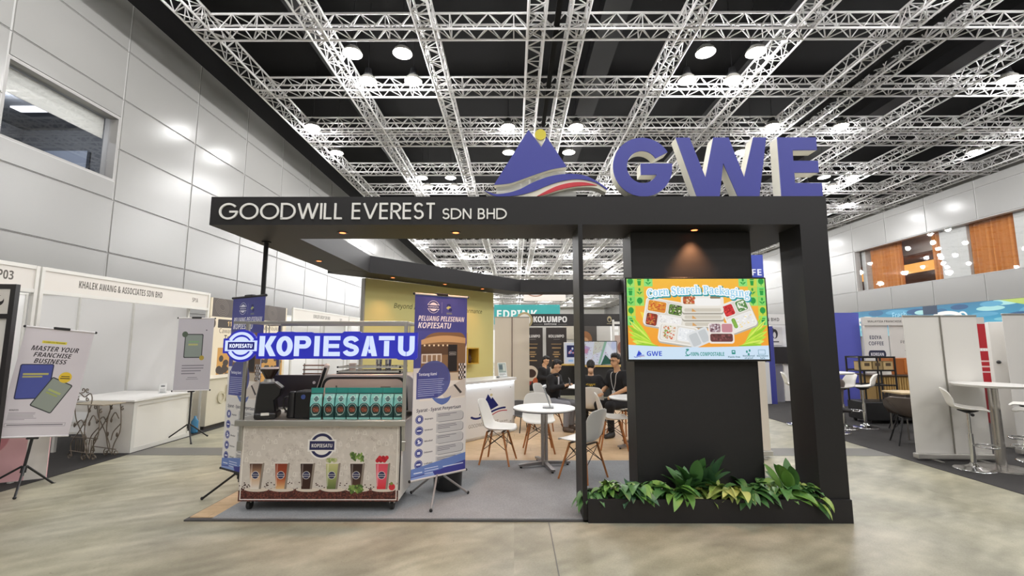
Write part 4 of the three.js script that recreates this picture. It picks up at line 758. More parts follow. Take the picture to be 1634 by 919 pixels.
const licencePrint = print(512, 1560, (c, w, h) => {
  rect(c, '#e7e4e2', 0, 0, w, h);
  const g = c.createLinearGradient(0, 0, w, 300); g.addColorStop(0, '#3c4088'); g.addColorStop(1, '#4a4f9e'); c.fillStyle = g; c.fillRect(0, 0, w, 320); area(c, '#4a4f9c', [[0, 318], [w, 318], [w, 430], [470, 560], [120, 640], [0, 640]]);
  roundLogo(c, 172, 106, 50, '#2b2f72', '#dfe0ee', false); disc(c, '#dfe0ee', 172, 106, 39); ring(c, '#dfe0ee', 172, 106, 54, 4); rect(c, '#2b2f72', 116, 92, 112, 30); txt(c, 'KOPIESATU', 122, 114, 100, 14, '#dfe0ee'); rect(c, '#8f93c6', 252, 60, 3, 100);
  disc(c, '#23276a', 322, 86, 20, 14); area(c, '#b7c07a', [[296, 110], [318, 92], [346, 100], [322, 128]]); disc(c, '#23276a', 338, 126, 18, 16); txt(c, 'MARA', 300, 168, 56, 16, '#8f9a78');
  txt(c, 'PELUANG PELESENAN', 28, 232, 452, 44, '#efeef4', 'bold {}px sans-serif', 0.18); txt(c, 'KOPIESATU', 26, 296, 320, 50, '#f4f3f7', 'bold {}px sans-serif', 0.18);
  // kiosk photograph
  c.fillStyle = '#8b6a4a'; c.beginPath(); c.moveTo(64, 760); c.lineTo(64, 470); c.quadraticCurveTo(80, 330, 250, 330); c.lineTo(440, 330); c.quadraticCurveTo(500, 340, 500, 420); c.lineTo(500, 760); c.fill();
  c.fillStyle = '#d0a878'; c.beginPath(); c.moveTo(64, 400); c.quadraticCurveTo(250, 330, 500, 380); c.lineTo(500, 430); c.quadraticCurveTo(250, 400, 64, 440); c.fill();
  rect(c, '#5f4632', 64, 440, 300, 90); for (let i = 0; i < 6; i++) disc(c, '#f7e7c4', 96 + i * 44, 446, 9); rect(c, '#e6ddd0', 70, 520, 190, 80); for (let i = 0; i < 4; i++) rect(c, '#9a7c60', 80 + i * 46, 530, 34, 58);
  rect(c, '#26201f', 322, 440, 92, 240); roundLogo(c, 368, 520, 30, '#26201f', '#dcd8d4', false); rect(c, '#d8c8b0', 330, 690, 100, 80); rect(c, '#efe8df', 60, 760, 440, 160);
  for (let i = 0; i < 5; i++) for (let j = 0; j < 6; j++) disc(c, (i + j) % 2 ? '#231f22' : '#e9e4e0', 442 + i * 13, 620 + j * 24, 11); area(c, '#d9cfc6', [[260, 860], [500, 740], [500, 900], [300, 920]]); area(c, '#3a3434', [[380, 800], [400, 796], [470, 870], [450, 880]]);
  c.fillStyle = '#4a5196'; c.globalAlpha = 0.9; c.beginPath(); c.ellipse(190, 740, 160, 160, 0, 0, 7); c.fill(); rect(c, '#464b92', 30, 680, 200, 220); c.globalAlpha = 1;
  c.fillStyle = '#5f74b4'; c.beginPath(); c.moveTo(170, 892); c.quadraticCurveTo(300, 930, 360, 890); c.quadraticCurveTo(340, 960, 270, 965); c.quadraticCurveTo(210, 950, 170, 892); c.fill();
  txt(c, 'Tentang Kami', 48, 706, 170, 24, '#eef0fa'); lines(c, '#aeb4dc', 44, 736, 250, 9, 17, 6);
  txt(c, 'Syarat - Syarat Penyertaan', 34, 1010, 424, 28, '#2b2a3e', 'bold {}px sans-serif', 0.1);
  const lab = ['Warganegara', 'Umur', 'Modal', 'Dokumen', 'Lokasi'];
  for (let i = 0; i < 5; i++) {
    const y = 1070 + i * 92; rrect(c, '#8f8f92', 226, y - 34, 262, 78, 26); rrect(c, '#c9c8c9', 220, y - 40, 262, 78, 26); rect(c, '#c9c8c9', 220, y - 40, 60, 78); lines(c, '#6f6e78', 234, y - 26, 200, 2 + (i % 2), 14, 5);
    disc(c, '#39418c', 64, y, 36); ring(c, '#c9cce6', 64, y, 29, 3); txt(c, lab[i], 112, y + 8, 78, 13, '#33323c');
    c.fillStyle = '#e6e7f2'; if (i === 0) rrect(c, '#e6e7f2', 50, y - 18, 28, 34, 12); else if (i === 1) rect(c, '#e6e7f2', 44, y - 5, 40, 11); else if (i === 2) { disc(c, '#e6e7f2', 60, y - 8, 10); area(c, '#e6e7f2', [[48, y + 18], [60, y], [86, y - 4], [78, y + 16]]); } else if (i === 3) rect(c, '#e6e7f2', 50, y - 11, 28, 22); else rrect(c, '#e6e7f2', 44, y - 7, 40, 14, 6);
  }
  area(c, '#6c86c6', [[0, 1468], [512, 1404], [512, 1560], [0, 1560]]); area(c, '#3c3f92', [[0, 1530], [260, 1510], [512, 1470], [512, 1560], [0, 1560]]); area(c, '#8fa6dc', [[0, 1536], [200, 1524], [220, 1560], [0, 1560]]);
  lines(c, '#cfd8f2', 120, 1478, 130, 3, 20, 7); rect(c, '#dfe5f6', 24, 1500, 76, 9); rect(c, '#dfe5f6', 290, 1490, 200, 8);
});
const railM = M('#cfcbc8', 0.4);
standBanner('licence_banner', 'blue and white tripod banner right of the coffee cart before a black bin', [-0.775, FLOOR, -4.76], 0.70, 0.63, 1.82, 0.24, licencePrint, { rail: railM, legs: [-0.7, 1.4, 3.5], legM: M('#8d8a88', 0.35) });
standBanner('licence_banner', 'blue and white tripod banner left of the coffee cart, half behind it', [-2.84, 0, -4.86], -0.55, 0.63, 1.82, 0.26, licencePrint, { rail: BLACK, legs: [-0.85, 1.9, 3.6] });
single('waste_bin', 'black round waste bin standing behind the right banner', 'bin', lathe([[0.001, 0], [0.13, 0], [0.15, 0.02], [0.165, 0.36], [0.175, 0.37], [0.172, 0.385], [0.16, 0.38], [0.14, 0.03], [0.001, 0.03]], 28), M('#1b1a1b', 0.35), [-0.72, FLOOR, -5.12]);

// ---------- chairs and tables ----------
const beech = M('#b0713d', 0.5), wire = M('#3a3430', 0.4, { metalness: 0.6 });
const shellRows = [[0.235, 0.425, 0.19, 0.012, -0.03], [0.2, 0.445, 0.215, 0.018, -0.02], [0.08, 0.428, 0.23, 0.035, 0], [-0.06, 0.418, 0.232, 0.05, 0], [-0.15, 0.44, 0.23, 0.05, 0.03], [-0.205, 0.51, 0.222, 0.03, 0.06], [-0.235, 0.62, 0.212, 0.01, 0.06], [-0.26, 0.74, 0.192, -0.004, 0.045], [-0.272, 0.81, 0.15, -0.02, 0.03]];
function dowelBase(t, legM, brM) {
  for (const [sx, sz] of [[1, 1], [-1, 1], [1, -1], [-1, -1]]) part('leg', bar([sx * 0.125, 0.405, sz * 0.105 - 0.02], [sx * 0.215, 0, sz * 0.2 - 0.01], 0.015, 0.0115, 10), legM, t);
  const P = (sx, sz, k) => [sx * (0.125 + 0.09 * k), 0.405 * (1 - k), sz * (0.105 + 0.095 * k) - 0.02 + 0.01 * k];
  for (const [a, b] of [[[1, 1], [1, -1]], [[-1, 1], [-1, -1]], [[1, 1], [-1, 1]], [[1, -1], [-1, -1]]]) { part('strut', bar(P(...a, 0.08), P(...b, 0.55), 0.0045), brM, t); part('strut', bar(P(...b, 0.08), P(...a, 0.55), 0.0045), brM, t); }
  for (const s of [1, -1]) part('seat_mount', box(0.26, 0.012, 0.03, 0, 0.403, s * 0.1 - 0.02), brM, t);
}
const chairProto = (() => {
  const t = thing('shell_chair', 'white shell chair in profile at the left side of the front round table', 'chair', [-0.2, FLOOR, -6.2], 1.35);
  part('seat_shell', shellGeo(shellRows, 0.009), PLASTIC, t); dowelBase(t, beech, wire); return t;
})();
const CH = 'white shell chairs in the booth';
chairProto.userData.group = CH;
copy(chairProto, [0.36, FLOOR, -6.78], 0.03, 'white shell chair behind the front round table, its seat facing us');
copy(chairProto, [0.8, FLOOR, -5.5], -2.3, 'white shell chair cut by the thin black post, facing left');
copy(chairProto, [1.5, FLOOR, -7.0], 1.45, 'white shell chair in profile just left of the television wall');
copy(chairProto, [1.36, FLOOR, -8.12], 2.95, 'white shell chair seen from behind, holding the sitter in the printed black shirt');
copy(chairProto, [1.9, FLOOR, -8.05], -0.95, 'white shell chair under the man with glasses');
copy(chairProto, [0.64, FLOOR, -8.5], 1.05, 'white shell chair under the man looking at his phone');
const tableProto = (() => {
  const t = thing('round_table', 'white round table with a dark edge holding a grey tablet stand', 'table', [0.39, FLOOR, -5.98], 0.25);
  part('tabletop', cyl(0.4, 0.4, 0.014, 0, 0.728, 0, 48), M('#ecebe8', 0.35), t); part('edge', lathe([[0.39, 0.709], [0.402, 0.714], [0.402, 0.722], [0.39, 0.722]], 48), M('#2f2d2d', 0.4), t);
  for (const s of [-1, 1]) part('post', cyl(0.022, 0.022, 0.66, s * 0.024, 0.375, 0, 14), M('#a39d9a', 0.3, { metalness: 0.8 }), t);
  part('top_plate', box(0.3, 0.012, 0.3, 0, 0.703, 0), BLACK, t); part('hub', cyl(0.05, 0.05, 0.05, 0, 0.05, 0, 16), STEEL, t);
  for (let i = 0; i < 4; i++) { const a = i * Math.PI / 2, l = part('foot', extrude(poly([[0.02, 0.03], [0.3, 0.02], [0.34, 0.024], [0.34, 0.046], [0.02, 0.07]]), 0.05).translate(0, 0, -0.025), M('#8f8c8b', 0.35, { metalness: 0.7 }), t, [0, 0, 0], [0, a, 0]); part('glide', cyl(0.016, 0.016, 0.022, 0.31, 0.011, 0, 10), BLACK, l); }
  return t;
})();
copy(tableProto, [1.86, FLOOR, -7.05], 0.4, 'white round table half hidden by the television wall');
copy(tableProto, [1.22, FLOOR, -8.75], 0.1, 'white round table between the seated men');
{
  const t = thing('tablet_stand', 'grey tablet tilted on its stand on the front round table', 'tablet', [0.44, FLOOR + 0.7355, -5.96], 1.5);
  part('foot', rbox(0.16, 0.012, 0.14, 0, 0.006, 0, 0.004), M('#8e8f90', 0.35, { metalness: 0.5 }), t);
  part('tablet', rbox(0.2, 0.27, 0.012, 0, 0.135, 0, 0.004), M('#a6a8aa', 0.3, { metalness: 0.4 }), t, [0, 0.006, 0.03], [-0.32, 0, 0]);
  part('lip', rbox(0.2, 0.025, 0.05, 0, 0, 0, 0.006), M('#c4c6c8', 0.3), t, [0, 0.266, -0.045], [-0.32, 0, 0]);
}
{
  const t = thing('grey_chair', 'low dark grey chair on metal legs between counter and front table', 'chair', [0.17, FLOOR, -8.3], 0.5); t.scale.set(0.9, 0.62, 0.9);
  part('seat_shell', shellGeo(shellRows, 0.01), M('#5a5857', 0.6), t);
  for (const [sx, sz] of [[1, 1], [-1, 1], [1, -1], [-1, -1]]) part('leg', bar([sx * 0.12, 0.41, sz * 0.11], [sx * 0.2, 0, sz * 0.2], 0.01), BLACK, t);
  part('seat_mount', box(0.26, 0.012, 0.24, 0, 0.405, 0), BLACK, t);
}
const stoolRows = [[0.2, 0.735, 0.16, 0.01, -0.02], [0.15, 0.75, 0.185, 0.015, -0.01], [0.02, 0.742, 0.2, 0.025, 0], [-0.1, 0.748, 0.2, 0.04, 0], [-0.17, 0.79, 0.198, 0.02, 0.05], [-0.2, 0.88, 0.19, 0, 0.07], [-0.225, 0.97, 0.165, -0.01, 0.05], [-0.235, 1.0, 0.13, -0.015, 0.03]];
const stoolProto = (() => {
  const t = thing('bar_stool', 'white bar stool left of the tall table, in front of the blank banner back', 'stool', [5.78, 0.006, -5.92], 0.85);
  part('seat_shell', shellGeo(stoolRows, 0.012), PLASTIC, t);
  part('base', lathe([[0.001, 0], [0.2, 0], [0.205, 0.008], [0.19, 0.018], [0.1, 0.034], [0.045, 0.06], [0.03, 0.085], [0.001, 0.085]], 36), CHROME, t);
  part('outer_column', cyl(0.03, 0.027, 0.36, 0, 0.26, 0, 16), CHROME, t); part('inner_column', cyl(0.018, 0.018, 0.3, 0, 0.58, 0, 14), CHROME, t);
  part('seat_plate', lathe([[0.02, 0.69], [0.1, 0.722], [0.1, 0.73], [0.001, 0.73]], 18), BLACK, t);
  part('lever', [bar([0, 0.7, 0], [-0.16, 0.69, 0.03], 0.006), ball(0.02, -0.17, 0.69, 0.03, 8)], BLACK, t);
  part('footrest', [tube([[0.03, 0.3, 0.02], [0.12, 0.3, 0.08], [0.13, 0.3, 0.2], [0, 0.3, 0.24], [-0.13, 0.3, 0.2], [-0.12, 0.3, 0.08], [-0.03, 0.3, 0.02]], 0.011, 32, 8)], CHROME, t);
  return t;
})();
copy(stoolProto, [6.42, 0.006, -5.72], -2.3, 'white bar stool right of the tall table at the frame edge');
copy(stoolProto, [6.95, 0.006, -6.25], -2.4, 'white bar stool behind the right one, partly outside the frame');
copy(stoolProto, [6.57, 0.006, -8.7], -2.2, 'white bar stool before the black shelf unit');
copy(stoolProto, [5.5, 0.006, -9.0], 1.0, 'white bar stool seen between television wall and black column');
copy(stoolProto, [6.12, 0.006, -8.62], -1.7, 'white bar stool half hidden behind the black column');
const tallProto = (() => {
  const t = thing('tall_table', 'tall white round bar table between the white stools on the right', 'table', [6.16, 0.006, -5.95], 0);
  part('tabletop', cyl(0.38, 0.4, 0.026, 0, 1.037, 0, 44), M('#e8e6e1', 0.35), t); part('top_plate', cyl(0.12, 0.2, 0.02, 0, 1.013, 0, 20), BLACK, t);
  part('column', cyl(0.055, 0.05, 0.98, 0, 0.52, 0, 20), M('#b5b1ac', 0.25, { metalness: 0.85 }), t);
  part('base', lathe([[0.001, 0], [0.28, 0], [0.285, 0.008], [0.26, 0.018], [0.08, 0.034], [0.055, 0.045], [0.001, 0.045]], 40), M('#b9b6b2', 0.22, { metalness: 0.9 }), t);
  return t;
})();
copy(tallProto, [5.68, 0.006, -8.32], 0, 'tall white table peeking out right of the black column');

// ---------- left side: shell-scheme booths ----------
const frameM = M('#d9d7d1', 0.4), boardM = M('#f0efed', 0.5);
single('carpet_runner', 'dark grey carpet covering the stands along the left wall', 'carpet', boxUV(span(-8.85, -5.5, 0.0005, 0.006, -30, 6)), new THREE.MeshStandardMaterial({ color: '#57524f', map: carpetTex, roughness: 0.95 }));
function fasciaBoard(label, x, z0, z1, draw, y0 = 2.2, h = 0.28, yaw = Math.PI / 2, pxPerM = 200) {
  const L = Math.abs(z1 - z0), t = thing('fascia_sign', label, 'sign', [x, 0, (z0 + z1) / 2], yaw);
  part('board', printGeo(L - 0.08, h - 0.03, 0.012), print(Math.round(L * pxPerM), Math.round(h * pxPerM * 1.0), draw), t, [0, y0 + h / 2, 0]);
  for (const y of [y0, y0 + h]) part('rail', box(L - 0.086, 0.045, 0.034, 0, y, 0), frameM, t);
  for (const s of [-1, 1]) part('post', [box(0.04, y0 + h + 0.02, 0.04, s * (L / 2 - 0.0225), (y0 + h + 0.02) / 2, 0)], frameM, t);
  return t;
}
const letters = (s, x, y, w, h, s2, x2, w2) => (c, W, H) => { rect(c, '#d9d4cd', 0, 0, W, H); txt(c, s, x * W, y * H, w * W, h * H, '#4c4740', 'bold {}px sans-serif'); if (s2) txt(c, s2, x2 * W, y * H, w2 * W, h * 0.8 * H, '#5c564e', 'bold {}px sans-serif'); };
fasciaBoard('shell stand fascia lettered with the long name beginning KHALEK AWANG', -5.72, -5.37, -8.42, letters('KHALEK AWANG & ASSOCIATES SDN BHD', 0.15, 0.66, 0.48, 0.36, '5P1A', 0.86, 0.05));
fasciaBoard('shell stand fascia ending in 5P03 at the left frame edge', -5.72, -3.2, -5.35, letters('5P03', 0.78, 0.66, 0.11, 0.42));
fasciaBoard('small white fascia far along the left wall, nearer of two behind the cart', -6.0, -12.2, -16.4, letters('EUROLIFE GROUP SDN BHD', 0.3, 0.7, 0.3, 0.4, '5P2', 0.8, 0.05), 2.2, 0.3, Math.PI / 2, 120);
fasciaBoard('small white fascia far along the left wall, farther of two behind the cart', -6.0, -16.45, -21, letters('VENUSBOX (M)', 0.3, 0.7, 0.25, 0.4, '5P3', 0.85, 0.05), 2.2, 0.3, Math.PI / 2, 120);
function boardWall(name, label, pos, yaw, n, w, h) {         // partition of n boards between aluminium posts
  const t = thing(name, label, 'partition', pos, yaw), bg = rbox(w - 0.04, h - 0.06, 0.006, 0, h / 2, 0, 0.002), pg = box(0.036, h, 0.036, 0, h / 2, 0), L = n * w;
  for (let i = 0; i < n; i++) part('board', bg, boardM, t, [-L / 2 + w * (i + 0.5), 0, 0]);
  for (let i = 0; i <= n; i++) part('post', pg, frameM, t, [-L / 2 + w * i, 0, 0]);
  for (const y of [0.02, h - 0.02]) part('rail', box(L, 0.035, 0.03, 0, y, 0), frameM, t);
  return t;
}
boardWall('stand_partition', 'white three-board stand partition facing us behind the white info counter', [-7.3, 0.006, -8.05], 0, 3, 0.98, 2.46);
boardWall('stand_partition', 'white stand back wall beside the hall wall, mostly behind the leftmost banner', [-8.72, 0.006, -5.0], Math.PI / 2, 6, 1.0, 2.46);
boardWall('stand_partition', 'long white stand back wall far down the left side', [-6.9, 0, -16.6], Math.PI / 2, 9, 1.0, 2.4);
for (const [z, w] of [[-12.1, 'first'], [-16.4, 'second'], [-21.05, 'third']]) boardWall('stand_partition', `white side partition of the far left stands, ${w} beyond the brown poster wall`, [-6.5, 0, z], 0, 1, 0.75, 2.4);
{
  const t = thing('info_counter', 'white info counter under the KHALEK fascia with framed side panels', 'counter', [-5.86, 0.006, -7.3]);
  part('counter_body', span(-0.33, 0.32, 0, 0.72, -0.6, 0.6, 0.006), WHITE, t);
  part('counter_top', rbox(1.22, 0.03, 1.26, -0.25, 0.737, 0, 0.006), M('#eceae6', 0.35), t);
  part('side_frame', [span(0.32, 0.335, 0.0, 0.06, -0.6, 0.6), span(0.32, 0.335, 0.66, 0.72, -0.6, 0.6), span(0.32, 0.335, 0.06, 0.66, -0.6, -0.54), span(0.32, 0.335, 0.06, 0.66, 0.54, 0.6)], frameM, t);
  for (const z of [-0.55, 0.55]) part('leg', span(-0.84, -0.8, 0, 0.722, z - 0.02, z + 0.02), frameM, t);
  part('apron', span(-0.84, -0.33, 0.58, 0.722, 0.57, 0.6), WHITE, t); part('shelf', span(-0.8, -0.34, 0.36, 0.39, -0.5, 0.5), WHITE, t);
  for (const [x, z, w] of [[-5.78, -7.55, 'left'], [-5.72, -7.8, 'right']]) { const h = thing('card_holder', `small white leaflet holder on the info counter, ${w} of two`, 'holder', [x, 0.759, z], 0.5); part('base', box(0.1, 0.004, 0.07, 0, 0.002, 0), M('#d8dcdc', 0.2), h); part('card', printGeo(0.1, 0.15, 0.005), print(64, 96, (c) => { rect(c, '#e4e4e2', 0, 0, 64, 96); rect(c, '#777a7c', 14, 18, 34, 16); lines(c, '#9a9a9a', 10, 50, 44, 5, 8, 3); rect(c, '#8a8a88', 10, 84, 44, 6); }), h, [0, 0.078, 0], [-0.2, 0, 0]); }
}
{
  // wrought-iron magazine rack
  const t = thing('iron_rack', 'wrought iron scrollwork magazine rack with a small shelf before the info counter', 'rack', [-5.78, 0.006, -6.42], -0.25), im = M('#766b5d', 0.45, { metalness: 0.3 }), R = 0.007;
  const scroll = (x, y, z, r, dir, turn = 1) => tube(Array.from({ length: 14 }, (_, i) => { const a = dir + turn * i * 0.5, q = r * (1 - i / 17); return [x + q * Math.cos(a), y + q * Math.sin(a), z]; }), R, 26, 5);
  part('shelf', rbox(0.56, 0.016, 0.3, 0, 0.74, 0, 0.006), M('#a59a86', 0.5), t);
  for (const z of [-0.13, 0.14]) {
    part('leg', tube([[-0.25, 0.73, z], [-0.2, 0.55, z], [-0.02, 0.3, z], [0.05, 0.12, z], [0.12, 0.04, z]], R), im, t); part('leg', tube([[0.0, 0.73, z], [0.02, 0.62, z], [-0.1, 0.4, z], [-0.24, 0.2, z], [-0.2, 0.05, z]], R), im, t);
    part('leg', tube([[0.2, 0.73, z], [0.24, 0.52, z], [0.24, 0.34, z], [0.15, 0.16, z], [0.13, 0.03, z]], R), im, t); part('vine', tube([[0.06, 0.73, z], [-0.01, 0.52, z], [0.0, 0.3, z], [0.08, 0.12, z], [0.02, 0.03, z]], R), im, t);
    part('vine', tube([[0.24, 0.45, z], [0.12, 0.33, z], [0.09, 0.22, z]], R), im, t); part('vine', tube([[0.2, 0.52, z], [0.12, 0.6, z], [0.06, 0.52, z]], R), im, t); part('vine', tube([[-0.2, 0.45, z], [-0.1, 0.53, z], [-0.02, 0.46, z]], R), im, t);
    for (const [x, y, r, d] of [[-0.26, 0.66, 0.035, 1.6], [0.04, 0.66, 0.03, 1.4], [0.25, 0.66, 0.03, 1.4], [0.2, 0.05, 0.04, 0], [-0.24, 0.05, 0.04, 2], [0.02, 0.05, 0.05, 2]]) part('scroll', scroll(x, y, z, r, d), im, t);
    for (const [x, y] of [[0.06, 0.49], [-0.21, 0.46], [0.02, 0.3], [0.19, 0.3]]) part('iron_leaf', new THREE.SphereGeometry(0.025, 8, 6).scale(0.8, 1.3, 0.35).translate(x, y, z), im, t);
  }
  part('rail', [bar([-0.25, 0.3, 0.14], [0.24, 0.3, 0.14], R), bar([-0.25, 0.12, 0.14], [0.2, 0.1, 0.14], R), bar([-0.25, 0.12, -0.13], [0.2, 0.1, -0.13], R)], im, t);
  for (let i = 0; i < 9; i++) part('basket_wire', bar([-0.16 + i * 0.042, 0.28, 0.14], [-0.2 + i * 0.04, 0.1, 0.1], 0.0045), im, t);
  part('gallery', [tube([[-0.27, 0.75, 0.14], [-0.27, 0.86, 0.14], [-0.18, 0.89, 0.14], [-0.08, 0.84, 0.14], [0.02, 0.89, 0.14], [0.06, 0.84, 0.14], [0.06, 0.75, 0.14]], R, 40), scroll(-0.12, 0.93, 0.14, 0.04, 4), scroll(-0.04, 0.93, 0.14, 0.035, 5.4, -1), scroll(-0.2, 0.81, 0.14, 0.03, 1), scroll(-0.02, 0.81, 0.14, 0.03, 2)], im, t);
}
// tripod banners of the left stands
const masterPrint = print(480, 900, (c, w, h) => {
  rect(c, '#cdc6ca', 0, 0, w, h); rect(c, '#d9c93f', 130, 106, 170, 22); txt(c, '2 COMPLETE PROGRAMS', 140, 122, 150, 10, '#3a3614');
  txt(c, 'MASTER YOUR', 66, 192, 330, 40, '#2a2226', 'bold {}px sans-serif', 0.2); txt(c, 'FRANCHISE', 92, 244, 262, 38, '#2a2226', 'bold {}px sans-serif', 0.2); txt(c, 'BUSINESS', 106, 296, 224, 38, '#2a2226', 'bold {}px sans-serif', 0.2);
  c.save(); c.translate(150, 440); c.rotate(-0.06); rrect(c, '#26284a', -112, -136, 224, 290, 16); rrect(c, '#454f96', -104, -128, 208, 274, 10); rect(c, '#b4ad62', -84, -60, 168, 16); rect(c, '#b4ad62', -84, -36, 130, 12); c.restore();
  c.save(); c.translate(290, 560); c.rotate(0.42); rrect(c, '#2d2e30', -86, -132, 172, 264, 14); rrect(c, '#8b9288', -78, -124, 156, 248, 8); rect(c, '#a9b06a', -50, -40, 100, 16); rect(c, '#9aa35c', -50, -12, 90, 12); c.restore();
  disc(c, '#d9b72f', 352, 408, 46); rect(c, '#5a4a18', 322, 396, 60, 8); rect(c, '#5a4a18', 318, 412, 68, 9);
  txt(c, 'BENEFITS', 40, 690, 60, 12, '#3a3438'); lines(c, '#8a8488', 40, 704, 190, 6, 11, 4); c.strokeStyle = '#6a6468'; c.lineWidth = 2; c.strokeRect(36, 790, 400, 26); rect(c, '#5c565a', 50, 800, 370, 7);
});
standBanner('programme_banner', 'pale tripod banner headed MASTER YOUR FRANCHISE BUSINESS at the far left', [-5.3, 0.006, -5.02], 0.86, 0.56, 1.17, 0.57, masterPrint, { legs: [-0.1, 2.1, 4.2], rail: M('#d5d1d2', 0.4) }).rotation.z = -0.11;
const smallPrint = print(300, 600, (c, w, h) => {
  rect(c, '#bdb9bf', 0, 0, w, h); c.save(); c.translate(140, 230); rrect(c, '#3a3b3d', -78, -98, 156, 200, 12); rrect(c, '#87918a', -70, -90, 140, 184, 8); rect(c, '#7fa07a', -44, -40, 88, 14); rect(c, '#b5b272', -44, -16, 80, 14); c.restore();
  disc(c, '#4d5a4a', 62, 136, 24); disc(c, '#b39a3c', 216, 332, 20); rect(c, '#3c3c44', 236, 96, 10, 8); lines(c, '#7c7880', 56, 390, 190, 4, 22, 8); rect(c, '#8f8b92', 110, 490, 80, 6); rect(c, '#8f8b92', 100, 504, 100, 5);
});
standBanner('programme_banner', 'pale tripod banner with a green tablet picture at the end of the KHALEK stand', [-5.28, 0.006, -7.52], 0.35, 0.5, 1.18, 0.8, smallPrint, { legs: [0.4, 2.5, 4.6] });
{
  const t = thing('display_stand', 'black framed display stand cut by the left frame edge', 'display', [-5.67, 0.006, -4.72], 0.1), bm = M('#1b1719', 0.45);
  for (const x of [-0.36, 0.36]) part('upright', box(0.05, 2.2, 0.05, x, 1.1, 0), bm, t);
  for (const y of [2.175, 1.86, 1.25, 0.55]) part('crossbar', box(0.67, 0.05, 0.05, 0, y, 0), bm, t);
  part('poster', printGeo(0.66, 0.26, 0.008), print(256, 100, (c, w, h) => { rect(c, '#cfcac3', 0, 0, w, h); disc(c, '#1d191a', 214, 46, 22); disc(c, '#cfcac3', 222, 38, 12); rect(c, '#1d191a', 60, 20, 90, 16); rect(c, '#4a4446', 40, 60, 120, 12); }), t, [0, 2.015, 0.012]);
  part('poster', box(0.66, 0.55, 0.008, 0, 1.56, 0), M('#d8d5d0', 0.5), t);
}
single('sheet_holder', 'small white notice fixed to the partition behind the leftmost banner', 'notice', printGeo(0.3, 0.42, 0.01), print(96, 134, (c) => { rect(c, '#dcdcd8', 0, 0, 96, 134); lines(c, '#9a9a98', 14, 40, 66, 6, 10, 3); }), [-7.75, 1.45, -8.03]);
single('pink_banner', 'pink and white roll-up banner edge at the bottom left frame edge', 'banner', printGeo(0.75, 0.75, 0.03), print(128, 128, (c, w, h) => { rect(c, '#d9a9ac', 0, 0, w, h); rect(c, '#e2dcd6', 96, 0, 32, h); disc(c, '#c57f86', 30, 40, 40); }), [-5.78, 0.4, -5.28], [0, 0.5, 0]);
// brown coffee poster wall and relief-lettered counter
{
  const L = 3.0, t = thing('poster_board', 'brown and ochre coffee franchise poster wall behind the left banner', 'poster', [-6.02, 0.006, -10.4], Math.PI / 2);
  part('print_board', printGeo(L, 2.47, 0.04), print(1200, 988, (c, w, h) => {
    rect(c, '#dcd0b8', 0, 0, w, h); rect(c, '#463c36', 20, 0, w - 40, 150); c.strokeStyle = '#6a5e55'; c.lineWidth = 4; for (let i = 0; i < 16; i++) { c.beginPath(); c.ellipse(140 + (i % 4) * 260, 70, 40 + 16 * (i / 4 | 0), 26 + 14 * (i / 4 | 0), 0.4, 0, 7); c.stroke(); } rect(c, '#463c36', 0, 148, w, 2); rect(c, '#dcd0b8', 0, 150, w, 60);
    rrect(c, '#2a1d14', 100, 168, 420, 70, 8); txt(c, '11 JUTA', 220, 222, 220, 40, '#d9b77a'); disc(c, '#3a2a1c', 50, 205, 22, 34);
    txt(c, 'Cawan Telah', 120, 280, 330, 36, '#4b3b28', '{}px sans-serif'); txt(c, 'Terjual', 190, 340, 230, 44, '#3a2a1a'); txt(c, 'Membuka', 760, 240, 300, 36, '#4b3b28', '{}px sans-serif'); txt(c, 'Lapangan', 760, 300, 300, 44, '#3a2a1a');
    rect(c, '#c08d3e', 120, 400, w - 160, 480); for (let i = 0; i < 26; i++) disc(c, '#2f2013', 150 + 500 * rnd(), 470 + 180 * (i % 2 ? rnd() : 0.6) , 22 + 26 * rnd(), 14 + 18 * rnd());
    for (let i = 0; i < 14; i++) disc(c, '#2f2013', 700 + 420 * rnd(), 500 + 120 * rnd(), 30, 18); txt(c, 'OUTLET', 150, 700, 160, 24, '#6b4a1c'); txt(c, 'OUTLET', 640, 700, 160, 24, '#6b4a1c');
    txt(c, 'Kopi Satu', 70, 830, 380, 50, '#2f1d0f'); txt(c, 'di Setiap Negeri', 230, 890, 520, 50, '#2f1d0f'); rect(c, '#352417', 80, 905, w - 100, 70);
  }), t, [0, 1.235, 0]);
}
{
  const t = thing('relief_counter', 'pale cream counter with raised embossed lettering left of the cart', 'counter', [-5.86, 0.006, -9.25]), cm = M('#d6cfbd', 0.5);
  part('counter_body', span(-0.25, 0.25, 0.06, 0.9, -0.85, 0.85, 0.006), cm, t); part('plinth', span(-0.22, 0.2, 0, 0.06, -0.8, 0.8), M('#4a4440', 0.6), t); part('counter_top', rbox(0.56, 0.03, 1.76, 0, 0.915, 0, 0.006), M('#e2dccd', 0.4), t);
  const rl = (pts) => extrude(pts, 0.02).rotateY(Math.PI / 2).translate(0.25, 0.42, 0.55);
  const glyphs = ['alteca', 0]; let z = 0;
  for (const g of [[arc(0.1, 0.12, 0.09, 0.09, 0, 351, 24), true], [[[0.26, 0.03], [0.26, 0.34]], false], [[[0.38, 0.03], [0.38, 0.32]], false], [[[0.31, 0.22], [0.46, 0.22]], false], [arc(0.6, 0.12, 0.09, 0.09, 0, 300, 20), false], [arc(0.84, 0.12, 0.09, 0.09, 50, 310, 20), false], [arc(1.06, 0.12, 0.09, 0.09, 0, 351, 24), true]]) part('letter', rl(ribbon(g[0], 0.045, g[1])), M('#c8c0a8', 0.45), t);
}
